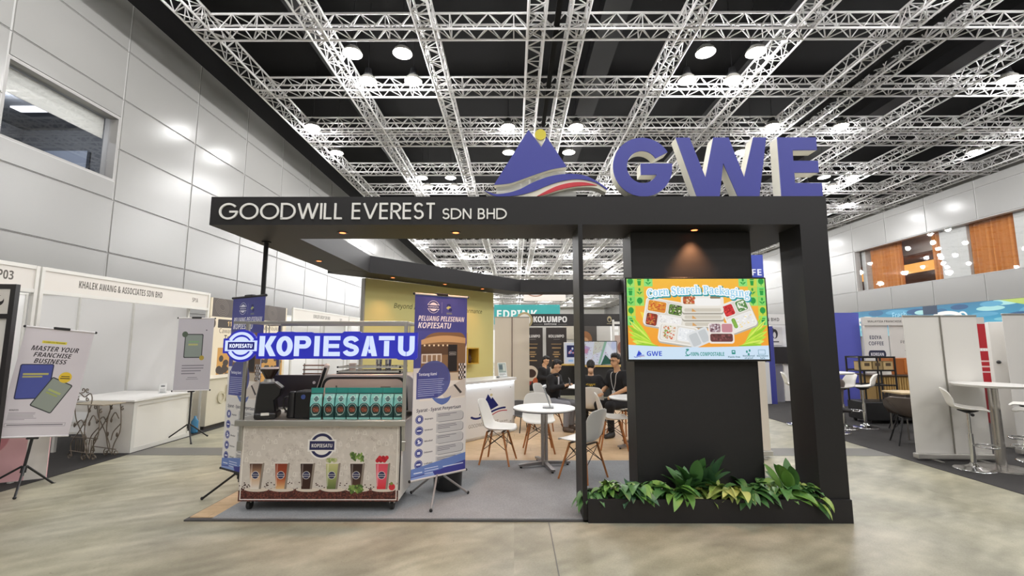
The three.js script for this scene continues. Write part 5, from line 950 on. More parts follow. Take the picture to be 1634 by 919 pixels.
single('water_bottle', 'blue water bottle on the floor at the end of the info counter', 'bottle', lathe([[0.001, 0], [0.05, 0], [0.055, 0.02], [0.055, 0.2], [0.02, 0.26], [0.02, 0.29], [0.001, 0.29]], 14), M('#3f7fa8', 0.25), [-5.62, 0.0065, -8.15]);

// ---------- right side stands ----------
single('carpet_runner', 'dark grey carpet covering the stands on the right of the hall', 'carpet', boxUV(span(5.36, 19.6, 0.0005, 0.006, -30, 6)), new THREE.MeshStandardMaterial({ color: '#6e6966', map: carpetTex, roughness: 0.95 }));
function rollUp(name, label, pos, yaw, W, Hh, mat, back) {        // roll-up banner; its blank back with the pole faces +z when back is set
  const t = thing(name, label, 'banner', pos, yaw);
  part('sheet', back ? box(W, Hh, 0.006, 0, 0.08 + Hh / 2, 0) : printGeo(W, Hh, 0.006), mat, t, back ? null : [0, 0.08 + Hh / 2, 0]);
  part('top_rail', rbox(W + 0.01, 0.025, 0.02, 0, Hh + 0.09, 0, 0.004), STEEL, t);
  part('cassette', rbox(W + 0.03, 0.07, 0.09, 0, 0.055, 0, 0.012), M('#b7b4ae', 0.35, { metalness: 0.5 }), t);
  for (const s of [-1, 1]) part('foot', rbox(0.05, 0.018, 0.34, s * W * 0.3, 0.01, 0, 0.004), STEEL, t);
  if (back) part('pole', bar([0, 0.08, 0.02], [0, Hh + 0.09, 0.012], 0.009), M('#8c8880', 0.4, { metalness: 0.4 }), t);
  return t;
}
const blankM = M('#dedbd5', 0.55);
rollUp('blank_banner', 'blank white banner back with a centre pole behind the left bar stool', [5.96, 0.006, -6.36], -0.05, 0.98, 1.86, blankM, true);
rollUp('blank_banner', 'blank pale banner back at the right frame edge beside the round handle', [7.62, 0.006, -6.62], -0.05, 0.95, 1.9, M('#d3d0cb', 0.55), true);
rollUp('blank_banner', 'blank cream banner edge peeking out right of the television wall', [3.2, 0.0, -6.55], 0, 0.78, 1.85, M('#e2d7c8', 0.6), true);
{
  const t = thing('white_case', 'narrow white case door with dark knob and oval handle between the blank banners', 'case', [7.53, 0.006, -7.05], -0.6);
  part('body', rbox(0.24, 1.9, 0.2, 0, 0.95, -0.11, 0.01), M('#dcd9d3', 0.5), t); part('knob', ball(0.028, -0.06, 1.28, 0.01, 12), M('#3a3836', 0.4), t);
  part('handle', new THREE.TorusGeometry(0.06, 0.014, 8, 20).scale(0.6, 1.4, 1).translate(0.07, 1.0, 0.02), M('#a9a6a0', 0.4), t);
}
single('red_panel', 'red stand panel with white lettering seen between the blank banners', 'panel', printGeo(0.75, 1.95, 0.03), print(200, 400, (c, w, h) => { rect(c, '#b5222c', 0, 0, w, h); rect(c, '#e6d6d2', 0, 100, w, 12); txt(c, 'FRESH DAILY', 30, 112, 140, 10, '#fff'); rect(c, '#7c1b22', 0, 250, w, 150); lines(c, '#e8c9c6', 40, 150, 110, 3, 22, 6); }), [9.55, 0.982, -9.2], [0, -0.15, 0]);
// coffee stand with shelf unit
{
  single('blue_partition', 'plain blue stand partition behind the black shelf unit', 'partition', span(7.9, 8.78, 0.006, 2.33, -11.62, -11.54), M('#5359b0', 0.55));
  const t = thing('coffee_stand', 'white stand back wall with korean coffee lettering and handwritten script', 'stand', [9.93, 0.006, -11.4]);
  part('poster', printGeo(0.62, 2.0, 0.02), print(250, 808, (c, w, h) => { rect(c, '#dcdbd8', 0, 0, w, h); c.scale(0.65, 1); txt(c, 'EDIYA', 90, 140, 190, 36, '#2b2e48', 'bold {}px sans-serif'); txt(c, 'COFFEE', 70, 200, 236, 36, '#2b2e48', 'bold {}px sans-serif'); rrect(c, '#2b2e48', 58, 252, 268, 76, 36); txt(c, 'KOREAN', 88, 306, 206, 32, '#e6e6ea'); txt(c, 'NO.1', 120, 420, 160, 60, '#2b2e48', '{}px sans-serif'); txt(c, 'COFFEE', 130, 480, 150, 28, '#4b4e62', '{}px sans-serif'); }), t, [-0.88, 1.0, 0.0]);
  part('script_board', printGeo(1.9, 2.0, 0.02), print(512, 540, (c, w, h) => { rect(c, '#d9d6d0', 0, 0, w, h); txt(c, 'very', 60, 120, 70, 24, '#33302e', 'italic {}px serif', 0.3); txt(c, 'nice coffee', 90, 170, 160, 28, '#33302e', 'italic {}px serif', 0.3); txt(c, 'n/ediya', 140, 222, 120, 30, '#33302e', 'italic {}px serif', 0.3); lines(c, '#9a958f', 110, 270, 120, 2, 14, 4); }), t, [0.42, 1.0, 0.0]);
  part('fascia', printGeo(3.0, 0.2, 0.04), print(600, 40, (c, w, h) => { rect(c, '#d3d0ca', 0, 0, w, h); txt(c, 'MALAYSIA FRANCHISE ASSOCIATION', 20, 26, 280, 10, '#55524d'); }), t, [0.3, 2.1, 0.05]);
  part('post', box(0.05, 2.2, 0.05, -1.2, 1.1, 0.04), frameM, t);
}
{
  const t = thing('shelf_unit', 'black open metal shelf unit holding cardboard boxes beside the blue partition', 'shelf', [7.22, 0.006, -9.3]), bm = M('#1c1a1b', 0.45);
  for (const x of [-0.35, 0.0, 0.35]) for (const z of [-0.18, 0.18]) part('upright', box(0.025, 0.9, 0.025, x, 0.85, z), bm, t);
  for (const y of [1.29, 1.03, 0.74]) { part('crossbar', [box(0.71, 0.022, 0.022, 0, y, 0.18), box(0.71, 0.022, 0.022, 0, y, -0.18)], bm, t); part('shelf_board', box(0.71, 0.014, 0.34, 0, y - 0.016, 0), y > 1.2 ? bm : M('#2b2625', 0.5), t); }
  part('cabinet', rbox(1.5, 0.36, 0.5, 0.4, 0.24, 0, 0.02), M('#141314', 0.5), t);
  for (const x of [-0.26, 1.06]) for (const z of [-0.18, 0.18]) part('caster', cyl(0.03, 0.03, 0.03, 0, 0, 0, 12).rotateZ(Math.PI / 2), M('#242223', 0.5), t, [x, 0.03, z]);
  const kraft = M('#b39a6c', 0.75), kraftDark = M('#8d7850', 0.75);
  for (let i = 0; i < 3; i++) { const b = thing('cardboard_box', `brown cardboard box on the top tier of the black shelf unit, ${['left', 'middle', 'right'][i]} of three`, 'box', [7.01 + i * 0.21, 1.0295, -9.22]); part('carton', rbox(0.19, 0.17, 0.22, 0, 0.0855, 0, 0.006), i % 2 ? kraftDark : kraft, b); part('label', box(0.1, 0.06, 0.003, 0, 0.12, 0.112), M('#4a3b28', 0.6), b); part('lid_flap', box(0.194, 0.012, 0.225, 0, 0.176, 0), kraftDark, b); }
  const c = thing('serving_counter', 'slatted wooden serving counter with a dark top behind the shelf unit', 'counter', [8.55, 0.006, -9.85]);
  part('counter_body', box(2.0, 0.84, 0.45, 0, 0.45, 0), M('#9a7b45', 0.6), c); part('counter_top', rbox(2.1, 0.03, 0.56, 0, 0.89, 0, 0.006), M('#4a3a2c', 0.45), c); part('plinth', box(1.9, 0.03, 0.4, 0, 0.015, 0), BLACK, c);
  const sg = rbox(0.035, 0.8, 0.015, 0, 0.45, 0.232, 0.004); for (let i = 0; i < 38; i++) part('slat', sg, i % 2 ? M('#bf9b5c', 0.55) : M('#b08c50', 0.55), c, [-0.97 + i * 0.0525, 0, 0]);
  const w = thing('wooden_crate', 'orange brown wooden box standing on the slatted counter', 'box', [8.25, 0.911, -9.85]); part('case', rbox(0.62, 0.34, 0.3, 0, 0.17, 0, 0.008), M('#a05a22', 0.5), w); part('drawer_front', rbox(0.3, 0.28, 0.012, 0.14, 0.17, 0.156, 0.004), M('#b46a2c', 0.5), w); part('foot', box(0.5, 0.012, 0.2, 0, 0.0, 0), BLACK, w);
  const k = thing('paper_stack', 'low stack of white napkins on the slatted counter', 'papers', [7.85, 0.911, -9.75]); for (let i = 0; i < 3; i++) part('sheet_pile', box(0.2, 0.03, 0.14, 0, 0.015 + 0.031 * i, 0), WHITE, k, null, [0, 0.1 * i, 0]);
}
{
  const t = thing('tub_chair', 'dark brown tub chair with its back to us before the light wood table', 'chair', [6.22, 0.006, -7.3], 2.7);
  part('seat_shell', shellGeo([[0.26, 0.43, 0.22, 0.03, -0.02], [0.2, 0.45, 0.27, 0.12, -0.02], [0.02, 0.43, 0.3, 0.24, 0], [-0.14, 0.45, 0.3, 0.26, 0.06], [-0.22, 0.54, 0.3, 0.16, 0.16], [-0.26, 0.66, 0.29, 0.05, 0.18], [-0.28, 0.74, 0.26, 0, 0.14]], 0.02), M('#594f49', 0.55), t);
  for (const [sx, sz] of [[1, 1], [-1, 1], [1, -1], [-1, -1]]) part('leg', bar([sx * 0.12, 0.42, sz * 0.11], [sx * 0.23, 0, sz * 0.22], 0.015, 0.011), BLACK, t);
  for (const s of [1, -1]) part('strut', [bar([s * 0.14, 0.36, 0.12], [s * 0.2, 0.16, -0.2], 0.004), bar([s * 0.14, 0.36, -0.12], [s * 0.2, 0.16, 0.2], 0.004)], BLACK, t);
  part('seat_mount', box(0.26, 0.02, 0.24, 0, 0.412, 0), BLACK, t);
  copy(t, [7.1, 0.006, -8.36], 0.3, 'dark brown tub chair on the far side of the light wood table');
  const b = thing('low_table', 'light wood table between the two dark brown tub chairs', 'table', [6.86, 0.006, -7.78]); part('tabletop', rbox(1.0, 0.03, 0.42, 0, 0.745, 0, 0.006), M('#c9b28a', 0.5), b); for (const x of [-0.42, 0.42]) for (const z of [-0.16, 0.16]) part('leg', cyl(0.01, 0.01, 0.73, x, 0.365, z, 8), M('#77736e', 0.4, { metalness: 0.5 }), b);
}
// stand seen between television wall and column
{
  const t = thing('shell_stand', 'white shell stand with a dark animal poster right of the television', 'stand', [7.3, 0, -12.3]);
  part('fascia', printGeo(1.5, 0.28, 0.03), print(300, 56, (c, w, h) => { rect(c, '#d8d6d2', 0, 0, w, h); txt(c, 'SDN BHD', 30, 38, 100, 18, '#55524e'); }), t, [0.0, 2.2, 0]);
  part('board', box(0.9, 2.06, 0.03, 0.3, 1.03, -0.4), boardM, t); part('poster', printGeo(0.42, 0.5, 0.01), print(128, 152, (c, w, h) => { rect(c, '#e3e1dd', 0, 0, w, h); disc(c, '#2c2a2b', 62, 56, 26, 40); disc(c, '#dedbd6', 60, 66, 12, 26); area(c, '#2c2a2b', [[44, 20], [52, 4], [58, 22]]); rect(c, '#4a4748', 34, 118, 60, 10); }), t, [-0.03, 1.75, -0.37]);
  part('counter_block', box(1.0, 0.44, 0.5, 0.1, 1.24, -0.05), M('#1d1b1c', 0.5), t); part('counter_block', box(0.5, 0.9, 0.5, 0.35, 0.5, -0.1), M('#171617', 0.5), t);
  part('post', box(0.05, 2.3, 0.05, -0.75, 1.15, 0), frameM, t); part('post', box(0.16, 1.0, 0.06, -0.06, 0.55, 0.1), WHITE, t); part('board', box(0.3, 0.95, 0.03, -0.32, 0.5, 0.12), M('#7c7b84', 0.5), t);
  const g = thing('logo_panel', 'white panel with a round blue cup emblem right of the television wall', 'panel', [6.05, 0, -11.8], 0.1); part('board', printGeo(1.1, 1.05, 0.03), print(256, 244, (c, w, h) => { rect(c, '#d9d9da', 0, 0, w, h); area(c, '#232329', [[40, 0], [110, 0], [118, 60], [60, 60]]); disc(c, '#4b506c', 150, 150, 62, 70); rect(c, '#d9d9da', 90, 110, 120, 14); disc(c, '#e3e3e6', 150, 160, 34, 26); disc(c, '#4b506c', 150, 152, 24, 20); }), g, [0, 0.545, 0]); part('plinth', box(1.1, 0.02, 0.1, 0, 0.01, 0), BLACK, g);
  single('blue_column', 'slim blue stand column between television and white panel', 'column', span(6.62, 6.78, 0, 2.0, -12.0, -11.9), M('#3c418e', 0.5));
  const b = thing('hanging_sign', 'blue hanging sign with white letters high behind the television wall', 'sign', [7.35, 3.55, -14]); part('board', printGeo(0.9, 0.75, 0.06), print(180, 150, (c, w, h) => { rect(c, '#3848a6', 0, 0, w, h); txt(c, 'CAFE', 20, 130, 150, 40, '#e9ebf4'); }), b, [0, 0.375, 0]); part('cable', [bar([-0.35, 0.75, 0], [-0.35, 7.45, 0], 0.006), bar([0.35, 0.75, 0], [0.35, 7.45, 0], 0.006)], BLACK, b);
}
single('wall_mural', 'long blue and green fresh drinks mural along the right wall', 'mural', printGeo(13, 1.4, 0.04), print(1560, 168, (c, w, h) => {
  const g = c.createLinearGradient(0, 0, 0, h); g.addColorStop(0, '#2a6f92'); g.addColorStop(0.5, '#2f8db0'); g.addColorStop(1, '#8fc4cc'); c.fillStyle = g; c.fillRect(0, 0, w, h);
  for (let i = 0; i < 40; i++) disc(c, ['#1e4d78', '#6fb4c4', '#9fd0cf', '#235f86', '#4f97b8'][i % 5], rnd() * w, rnd() * h, 30 + 60 * rnd(), 8 + 16 * rnd());
  for (const x of [130, 700, 1240]) { disc(c, '#e6e8e4', x, 70, 90, 34); disc(c, '#4f8fa8', x + 4, 74, 66, 18); ring(c, '#dfe4e2', x + 90, 70, 22, 10); }
  rect(c, '#17304a', 560, 0, 90, 50); area(c, '#a9bf5c', [[980, 0], [1560, 0], [1560, 50], [1120, 40]]); txt(c, 'Fresh', 340, 60, 110, 36, '#9fd3e6', '{}px sans-serif'); txt(c, 'Fresh', 1010, 130, 130, 40, '#dff0f4', '{}px sans-serif');
}, 0.4), [19.93, 2.6, -20.2], [0, -Math.PI / 2, 0]);

// ---------- stands behind the booth ----------
rollUp('blank_banner', 'tall blank cream banner back with a dark red pole behind the reception counter', [-0.05, 0, -12.1], 0, 0.92, 2.16, M('#ddd3c5', 0.6), true).children.find((o) => o.name === 'pole').material = M('#4a1d1c', 0.45);
{
  const t = thing('coffee_house_stand', 'black fascia lettered KOLUMPO with a gold round emblem behind the seated men', 'stand', [1.85, 0, -15]);
  part('fascia', printGeo(3.4, 0.4, 0.1), print(1020, 120, (c, w, h) => { rect(c, '#282524', 0, 0, w, h); for (const dx of [0, 4]) txt(c, 'KOLUMPO', 142 + dx, 82, 340, 58, '#e9e7e4'); rect(c, '#8a8683', 150, 102, 90, 3); rect(c, '#8a8683', 392, 102, 90, 3); txt(c, 'KOPITIAM', 254, 108, 124, 14, '#dedcd8'); disc(c, '#a99c78', 902, 52, 22, 30); disc(c, '#282524', 902, 58, 13, 17); rect(c, '#a99c78', 876, 94, 54, 5); }), t, [0, 2.31, 0]);
  part('emblem', cyl(0.27, 0.27, 0.04, 0, 0, 0, 28).rotateX(Math.PI / 2), M('#a3946c', 0.5), t, [-1.5, 2.3, 0.08]); part('emblem_face', cyl(0.2, 0.2, 0.02, 0, 0, 0, 28).rotateX(Math.PI / 2), M('#ded9cf', 0.5), t, [-1.5, 2.3, 0.11]);
  for (const x of [-1.66, 1.66]) part('post', box(0.08, 2.11, 0.08, x, 1.055, 0), frameM, t);
  part('back_wall', box(3.3, 2.4, 0.05, 0, 1.2, -1.5), M('#c9c6c0', 0.6), t); part('photo_board', printGeo(0.8, 0.75, 0.02), print(128, 120, (c, w, h) => { rect(c, '#4d4844', 0, 0, w, h); disc(c, '#9c6a44', 60, 90, 40, 50); disc(c, '#c79a72', 60, 100, 20, 24); }), t, [0.75, 1.85, -1.46]);
  part('round_poster', cyl(0.3, 0.3, 0.02, 0, 0, 0, 24).rotateX(Math.PI / 2), M('#cfc8b8', 0.5), t, [0.2, 1.98, -1.45]);
}
const kolPrint = print(300, 900, (c, w, h) => { rect(c, '#2c2523', 0, 0, w, h); txt(c, 'KOLUMPO', 34, 140, 230, 40, '#e2dfdb'); rect(c, '#8f8a84', 110, 164, 90, 4); for (const [y, ww] of [[230, 150], [280, 130], [340, 80], [372, 110], [404, 60], [460, 130]]) rect(c, '#a8875a', 150 - ww / 2, y, ww, y === 230 ? 8 : 16); disc(c, '#a2372a', 60, 700, 90, 140); disc(c, '#d2c2ae', 120, 650, 110, 110); disc(c, '#3a2018', 130, 650, 70, 60); disc(c, '#b5562f', 230, 760, 80, 60); rect(c, '#1d1816', 0, 820, w, 80); });
rollUp('menu_banner', 'black roll-up banner with gold menu lines, left of two behind the seated men', [0.58, 0, -14.2], 0, 0.64, 1.95, kolPrint);
rollUp('menu_banner', 'black roll-up banner with gold menu lines, right of two behind the seated men', [1.32, 0, -14.15], 0, 0.64, 1.95, kolPrint);
{
  const t = thing('fabric_screen', 'bright screen showing pale fabric and a green cup behind the man with glasses', 'screen', [2.55, 0, -13.6], 0);
  const pic = canvasTex(512, 340, (c, w, h) => { rect(c, '#d9dcea', 0, 0, w, h); area(c, '#b9a0c8', [[0, 40], [120, 90], [60, 190], [0, 160]]); area(c, '#c98fa8', [[0, 110], [90, 110], [70, 170], [0, 170]]); area(c, '#cfd0c4', [[180, 0], [330, 0], [280, 140], [150, 200]]); for (let i = 0; i < 90; i++) disc(c, ['#a88bb8', '#b9b08c', '#c99a9a'][i % 3], rnd() * 400, rnd() * h, 4 + 4 * rnd()); area(c, '#8fb8a0', [[330, 0], [370, 0], [260, 330], [230, 330]]); area(c, '#1f5a4a', [[340, 190], [470, 330], [270, 340]]); area(c, '#e6ebf6', [[370, 20], [512, 220], [512, 330], [470, 330], [350, 150]]); disc(c, '#c5cdea', 470, 60, 40, 60); });
  part('panel', rbox(1.05, 0.72, 0.05, 0, 1.26, 0, 0.006), BLACK, t); part('screen', new THREE.PlaneGeometry(1.01, 0.68), new THREE.MeshStandardMaterial({ color: 0x050505, emissive: 0xffffff, emissiveMap: pic, emissiveIntensity: 0.7, roughness: 0.3 }), t, [0, 1.26, 0.027]); part('cabinet', box(1.3, 0.86, 0.4, 0, 0.44, 0), M('#1e1c1d', 0.5), t); part('ledge', rbox(1.4, 0.04, 0.5, 0, 0.885, 0, 0.006), M('#c9a65a', 0.5), t);
  const s = thing('menu_screen', 'small bright blue menu screen left of the thin black post', 'screen', [1.74, 0, -14.0], 0);
  const p2 = canvasTex(160, 256, (c, w, h) => { rect(c, '#d5d8e4', 0, 0, w, h); rect(c, '#22285a', 30, 30, 100, 150); for (let i = 0; i < 8; i++) disc(c, ['#e6e6f0', '#c98a9a', '#8a96d0'][i % 3], 50 + 60 * rnd(), 50 + 110 * rnd(), 12); rect(c, '#9fc0e6', 50, 210, 60, 26); });
  part('panel', rbox(0.42, 0.66, 0.05, 0, 1.25, 0, 0.005), WHITE, s); part('screen', new THREE.PlaneGeometry(0.38, 0.62), new THREE.MeshStandardMaterial({ color: 0x050505, emissive: 0xffffff, emissiveMap: p2, emissiveIntensity: 0.7, roughness: 0.3 }), s, [0, 1.25, 0.027]); part('cabinet', box(0.7, 0.88, 0.4, 0, 0.44, 0), M('#1a1819', 0.5), s); part('ledge', rbox(0.75, 0.04, 0.45, 0, 0.9, 0, 0.006), M('#c9a65a', 0.5), s);
}
{
  const t = thing('teal_sign', 'teal stand sign with white heavy letters above the KOLUMPO fascia', 'sign', [0.5, 0, -17.2]);
  part('board', printGeo(2.5, 0.75, 0.12), print(750, 225, (c, w, h) => { rect(c, '#3aa5a4', 0, 0, w, h); txt(c, 'EDPINK', 20, 150, 470, 88, '#eef4f3'); }), t, [0, 2.62, 0]); for (const x of [-1.15, 1.15]) part('post', box(0.1, 2.25, 0.1, x, 1.125, 0), frameM, t);
  const h = thing('hanging_banner', 'cream banner with a brown arc hanging far behind above the teal sign', 'banner', [2.05, 4.3, -30]); part('sheet', printGeo(2.8, 0.55, 0.03), print(280, 55, (c, w, hh) => { rect(c, '#d6cec6', 0, 0, w, hh); c.strokeStyle = '#8a5f4a'; c.lineWidth = 7; c.beginPath(); c.ellipse(80, -10, 60, 34, 0, 0, Math.PI); c.stroke(); }), h, [0, 0.275, 0]); part('cable', [bar([-1.2, 0.5, 0], [-1.2, 6.7, 0], 0.008), bar([1.2, 0.5, 0], [1.2, 6.7, 0], 0.008)], BLACK, h);
  const g = thing('display_rack', 'white open display rack with pictures right of the fabric screen', 'rack', [3.75, 0, -14.6]); for (const x of [-0.55, 0, 0.55]) part('upright', box(0.06, 2.3, 0.06, x, 1.15, 0), frameM, g); for (const y of [2.2, 1.95, 0.8]) part('crossbar', box(1.16, 0.08, 0.05, 0, y, 0), frameM, g); part('picture', printGeo(1.0, 0.9, 0.02), print(128, 116, (c) => { rect(c, '#b9a59a', 0, 0, 128, 116); disc(c, '#8a5a48', 40, 50, 30); disc(c, '#d9d5cf', 90, 70, 26); disc(c, '#4a3a58', 80, 20, 18); }), g, [0, 1.35, -0.05]);
}
for (const [x, z, n, y, w] of [[-3.5, -22, 4, 0, 'left behind the olive wall'], [5.5, -23, 5, 0, 'centre behind the display rack'], [12.5, -26, 5, 0, 'right beyond the animal poster'], [2, -34, 8, 0, 'centre farthest away']]) boardWall('stand_partition', `white far stand partition, ${w}`, [x, 0, z], y, n, 1.0, 2.5);

// ---------- people ----------
const smin = (a, b, k) => { const h = Math.max(k - Math.abs(a - b), 0) / k; return Math.min(a, b) - h * h * k * 0.25; };
function cap(p, [ax, ay, az, bx, by, bz, ra, rb]) {
  const dx = bx - ax, dy = by - ay, dz = bz - az, px = p[0] - ax, py = p[1] - ay, pz = p[2] - az, l = dx * dx + dy * dy + dz * dz;
  const t = Math.max(0, Math.min(1, (px * dx + py * dy + pz * dz) / l)); return Math.hypot(px - dx * t, py - dy * t, pz - dz * t) - (ra + (rb - ra) * t);
}
const ell = (p, [cx, cy, cz, rx, ry, rz]) => { const x = (p[0] - cx) / rx, y = (p[1] - cy) / ry, z = (p[2] - cz) / rz, k = Math.hypot(x, y, z); return (k - 1) * Math.min(rx, ry, rz); };
const dummy = new THREE.MeshBasicMaterial();
function fieldGeo(sdf, lo, hi, cell) {
  const half = Math.max(hi[0] - lo[0], hi[1] - lo[1], hi[2] - lo[2]) / 2 + cell * 3, c = [0, 1, 2].map((i) => (lo[i] + hi[i]) / 2), n = Math.ceil(2 * half / cell), mc = new MarchingCubes(n, dummy, false, false, 260000);
  mc.isolation = 0; const p = [0, 0, 0];
  for (let z = 0; z < n; z++) { p[2] = (z - n / 2) / (n / 2) * half + c[2]; for (let y = 0; y < n; y++) { p[1] = (y - n / 2) / (n / 2) * half + c[1]; for (let x = 0; x < n; x++) { p[0] = (x - n / 2) / (n / 2) * half + c[0]; mc.field[x + y * n + z * n * n] = p[0] < lo[0] - cell || p[0] > hi[0] + cell || p[1] < lo[1] - cell || p[1] > hi[1] + cell || p[2] < lo[2] - cell || p[2] > hi[2] + cell ? -1 : -sdf(p); } } }
  mc.update(); const k = mc.count ?? mc.geometry.drawRange.count, P = mc.positionArray.slice(0, k * 3), N = mc.normalArray.slice(0, k * 3);
  for (let i = 0; i < k * 3; i++) P[i] = P[i] * half + c[i % 3];
  for (let i = 0; i < k; i++) { const l = Math.hypot(N[3 * i], N[3 * i + 1], N[3 * i + 2]) || 1; N[3 * i] /= l; N[3 * i + 1] /= l; N[3 * i + 2] /= l; }
  const g = new THREE.BufferGeometry(); g.setAttribute('position', new THREE.Float32BufferAttribute(P, 3)); g.setAttribute('normal', new THREE.Float32BufferAttribute(N, 3)); g.setAttribute('uv', new THREE.Float32BufferAttribute(new Float32Array(k * 2), 2)); return g;
}
const capsField = (list, k, grow = 0) => (p) => { let d = 9; for (const c of list) d = smin(d, c.length === 6 ? ell(p, c) : cap(p, c), k); return d - grow; };
function bounds(list, m) { const lo = [9, 9, 9], hi = [-9, -9, -9]; for (const c of list) { const e = c.length === 6; for (let i = 0; i < 3; i++) { const a = e ? c[i] - c[3 + i] : Math.min(c[i], c[3 + i]) - Math.max(c[6], c[7]), b = e ? c[i] + c[3 + i] : Math.max(c[i], c[3 + i]) + Math.max(c[6], c[7]); lo[i] = Math.min(lo[i], a - m); hi[i] = Math.max(hi[i], b + m); } } return [lo, hi]; }
function handGeo(wrist, aim, thumbSide) {            // relaxed, half-closed hand: palm, four bent fingers, thumb from the side of the palm
  const list = [[0, 0, 0, 0, 0, 0.035, 0.023, 0.026], [-0.018, 0, 0.04, -0.022, -0.004, 0.082, 0.016, 0.012], [0.018, 0, 0.04, 0.02, -0.004, 0.08, 0.016, 0.012]];
  [[-0.029, 0.03, 0.022], [-0.01, 0.036, 0.026], [0.01, 0.034, 0.024], [0.028, 0.026, 0.02]].forEach(([x, l1, l2]) => list.push([x, 0, 0.085, x, -0.014, 0.085 + l1, 0.0095, 0.0088], [x, -0.014, 0.085 + l1, x, -0.038, 0.085 + l1 + l2 * 0.5, 0.0088, 0.0078]));
  list.push([thumbSide * 0.022, -0.002, 0.03, thumbSide * 0.046, -0.014, 0.062, 0.012, 0.01], [thumbSide * 0.046, -0.014, 0.062, thumbSide * 0.04, -0.03, 0.09, 0.01, 0.008]);
  const [lo, hi] = bounds(list, 0.006), g = fieldGeo(capsField(list, 0.008), lo, hi, 0.004);
  const m = new THREE.Matrix4().lookAt(V(...aim), V(...wrist), V(0, 1, 0)).setPosition(V(...wrist)); return g.applyMatrix4(m);
}
function person(label, pos, yaw, o) {
  const t = thing('person', label, 'person', pos, yaw); if (o.scale) t.scale.setScalar(o.scale);
  const J = { hip: [0.09, 0.55, 0], knee: [0.13, 0.53, 0.43], ankle: [0.13, 0.09, 0.4], lean: 0.05, el: [0.25, 0.83, 0.04], er: [-0.25, 0.83, 0.04], wl: [0.1, 0.8, 0.3], wr: [-0.1, 0.8, 0.3], ...o.pose }, L = J.lean;
  const mir = (p) => [-p[0], p[1], p[2]], sh = [0.165, 1.04, L * 0.9], neckB = [0, 1.08, L], neckT = [0, 1.2, L + 0.035], hc = [0, 1.285, L + 0.05];
  const torso = [[0, 0.57, -0.02, 0, 0.75, L * 0.3, 0.135, 0.13], [-0.07, 0.74, L * 0.3, -0.075, 0.97, L * 0.8, 0.105, 0.105], [0.07, 0.74, L * 0.3, 0.075, 0.97, L * 0.8, 0.105, 0.105], [-0.15, 1.03, L * 0.9, 0.15, 1.03, L * 0.9, 0.07, 0.07]];
  const armU = [[...sh, ...J.el, 0.056, 0.043], [...mir(sh), ...J.er, 0.056, 0.043]], armL = [[...J.el, ...J.wl, 0.041, 0.027], [...J.er, ...J.wr, 0.041, 0.027]];
  const legL = [[...J.hip, ...J.knee, 0.088, 0.06], [...J.knee, ...J.ankle, 0.057, 0.04]], legs = [...legL, ...(J.legR ?? legL.map((c) => [-c[0], c[1], c[2], -c[3], c[4], c[5], c[6], c[7]]))];
  const feet = legs.filter((c, i) => i % 2).map((c) => [c[3], 0.045, c[5] - 0.02, c[3] * 1.08, 0.034, c[5] + 0.15, 0.042, 0.034]);
  const neck = [[...neckB, ...neckT, 0.056, 0.05]];
  const skin = new THREE.MeshStandardMaterial({ color: o.skin ?? '#d8ab88', roughness: 0.6 }), cell = o.cell ?? 0.014;
  const body = [...torso, ...armU, ...armL, ...legs, ...neck], [lo, hi] = bounds(body, 0.02), pieces = [fieldGeo(capsField(body, 0.04), lo, hi, cell)];
  // head in its own frame, then turned
  const H = new THREE.Matrix4().makeRotationFromEuler(new THREE.Euler(o.nod ?? 0.1, o.turn ?? 0, 0, 'YXZ')).setPosition(V(...hc)), HI = H.clone();
  const head = [[0, 0.025, -0.008, 0.076, 0.094, 0.094], [0, -0.045, 0.03, 0.056, 0.062, 0.062], [0, -0.088, 0.062, 0.026, 0.018, 0.022], [0, 0.01, 0.088, 0, -0.022, 0.104, 0.009, 0.013], [0.078, -0.005, -0.002, 0.012, 0.03, 0.018], [-0.078, -0.005, -0.002, 0.012, 0.03, 0.018], [-0.03, 0.03, 0.076, 0.03, 0.03, 0.076, 0.014, 0.014], [-0.022, -0.052, 0.083, 0.022, -0.052, 0.083, 0.008, 0.008], [0, -0.1, -0.01, 0, -0.14, -0.02, 0.05, 0.05]];
  const hb = bounds(head, 0.006), hf = capsField(head, 0.02); pieces.push(fieldGeo((p) => Math.max(hf(p), -ell(p, [0.032, 0.012, 0.096, 0.018, 0.01, 0.012]), -ell(p, [-0.032, 0.012, 0.096, 0.018, 0.01, 0.012])), hb[0], hb[1], o.cell ? 0.008 : 0.005).applyMatrix4(H));
  const dir = (e, w) => [w[0] + (w[0] - e[0]) * 0.3, w[1] + (w[1] - e[1]) * 0.3 + (o.lift ?? 0), w[2] + (w[2] - e[2]) * 0.3];
  if (!o.cell) pieces.push(handGeo(J.wl, o.aimL ?? dir(J.el, J.wl), -1), handGeo(J.wr, o.aimR ?? dir(J.er, J.wr), 1));
  part('body', pieces, skin, t);
  const hairL = [[0, 0.04, -0.014, 0.084, 0.1, 0.1], [0.01, 0.1, 0.03, 0.062, 0.042, 0.06], [0, -0.02, -0.04, 0.073, 0.085, 0.07]], hg = bounds([[0, 0.04, -0.012, 0.09, 0.14, 0.12]], 0.01);
  part('hair', fieldGeo((p) => { const w = 0.011 * Math.sin(p[0] * 140) * Math.sin(p[2] * 120 + p[1] * 60); return Math.max(capsField(hairL, 0.01)(p) + w * 0.5, 0.07 + 0.008 * Math.sin(p[0] * 60) - p[1] - Math.min(0.15, Math.max(0, 0.03 - p[2]) * 2.0)); }, hg[0], hg[1], o.cell ? 0.008 : 0.0055).applyMatrix4(H), M(o.hair ?? '#17130f', 0.55), t);
  const dark = M('#1c1412', 0.4);
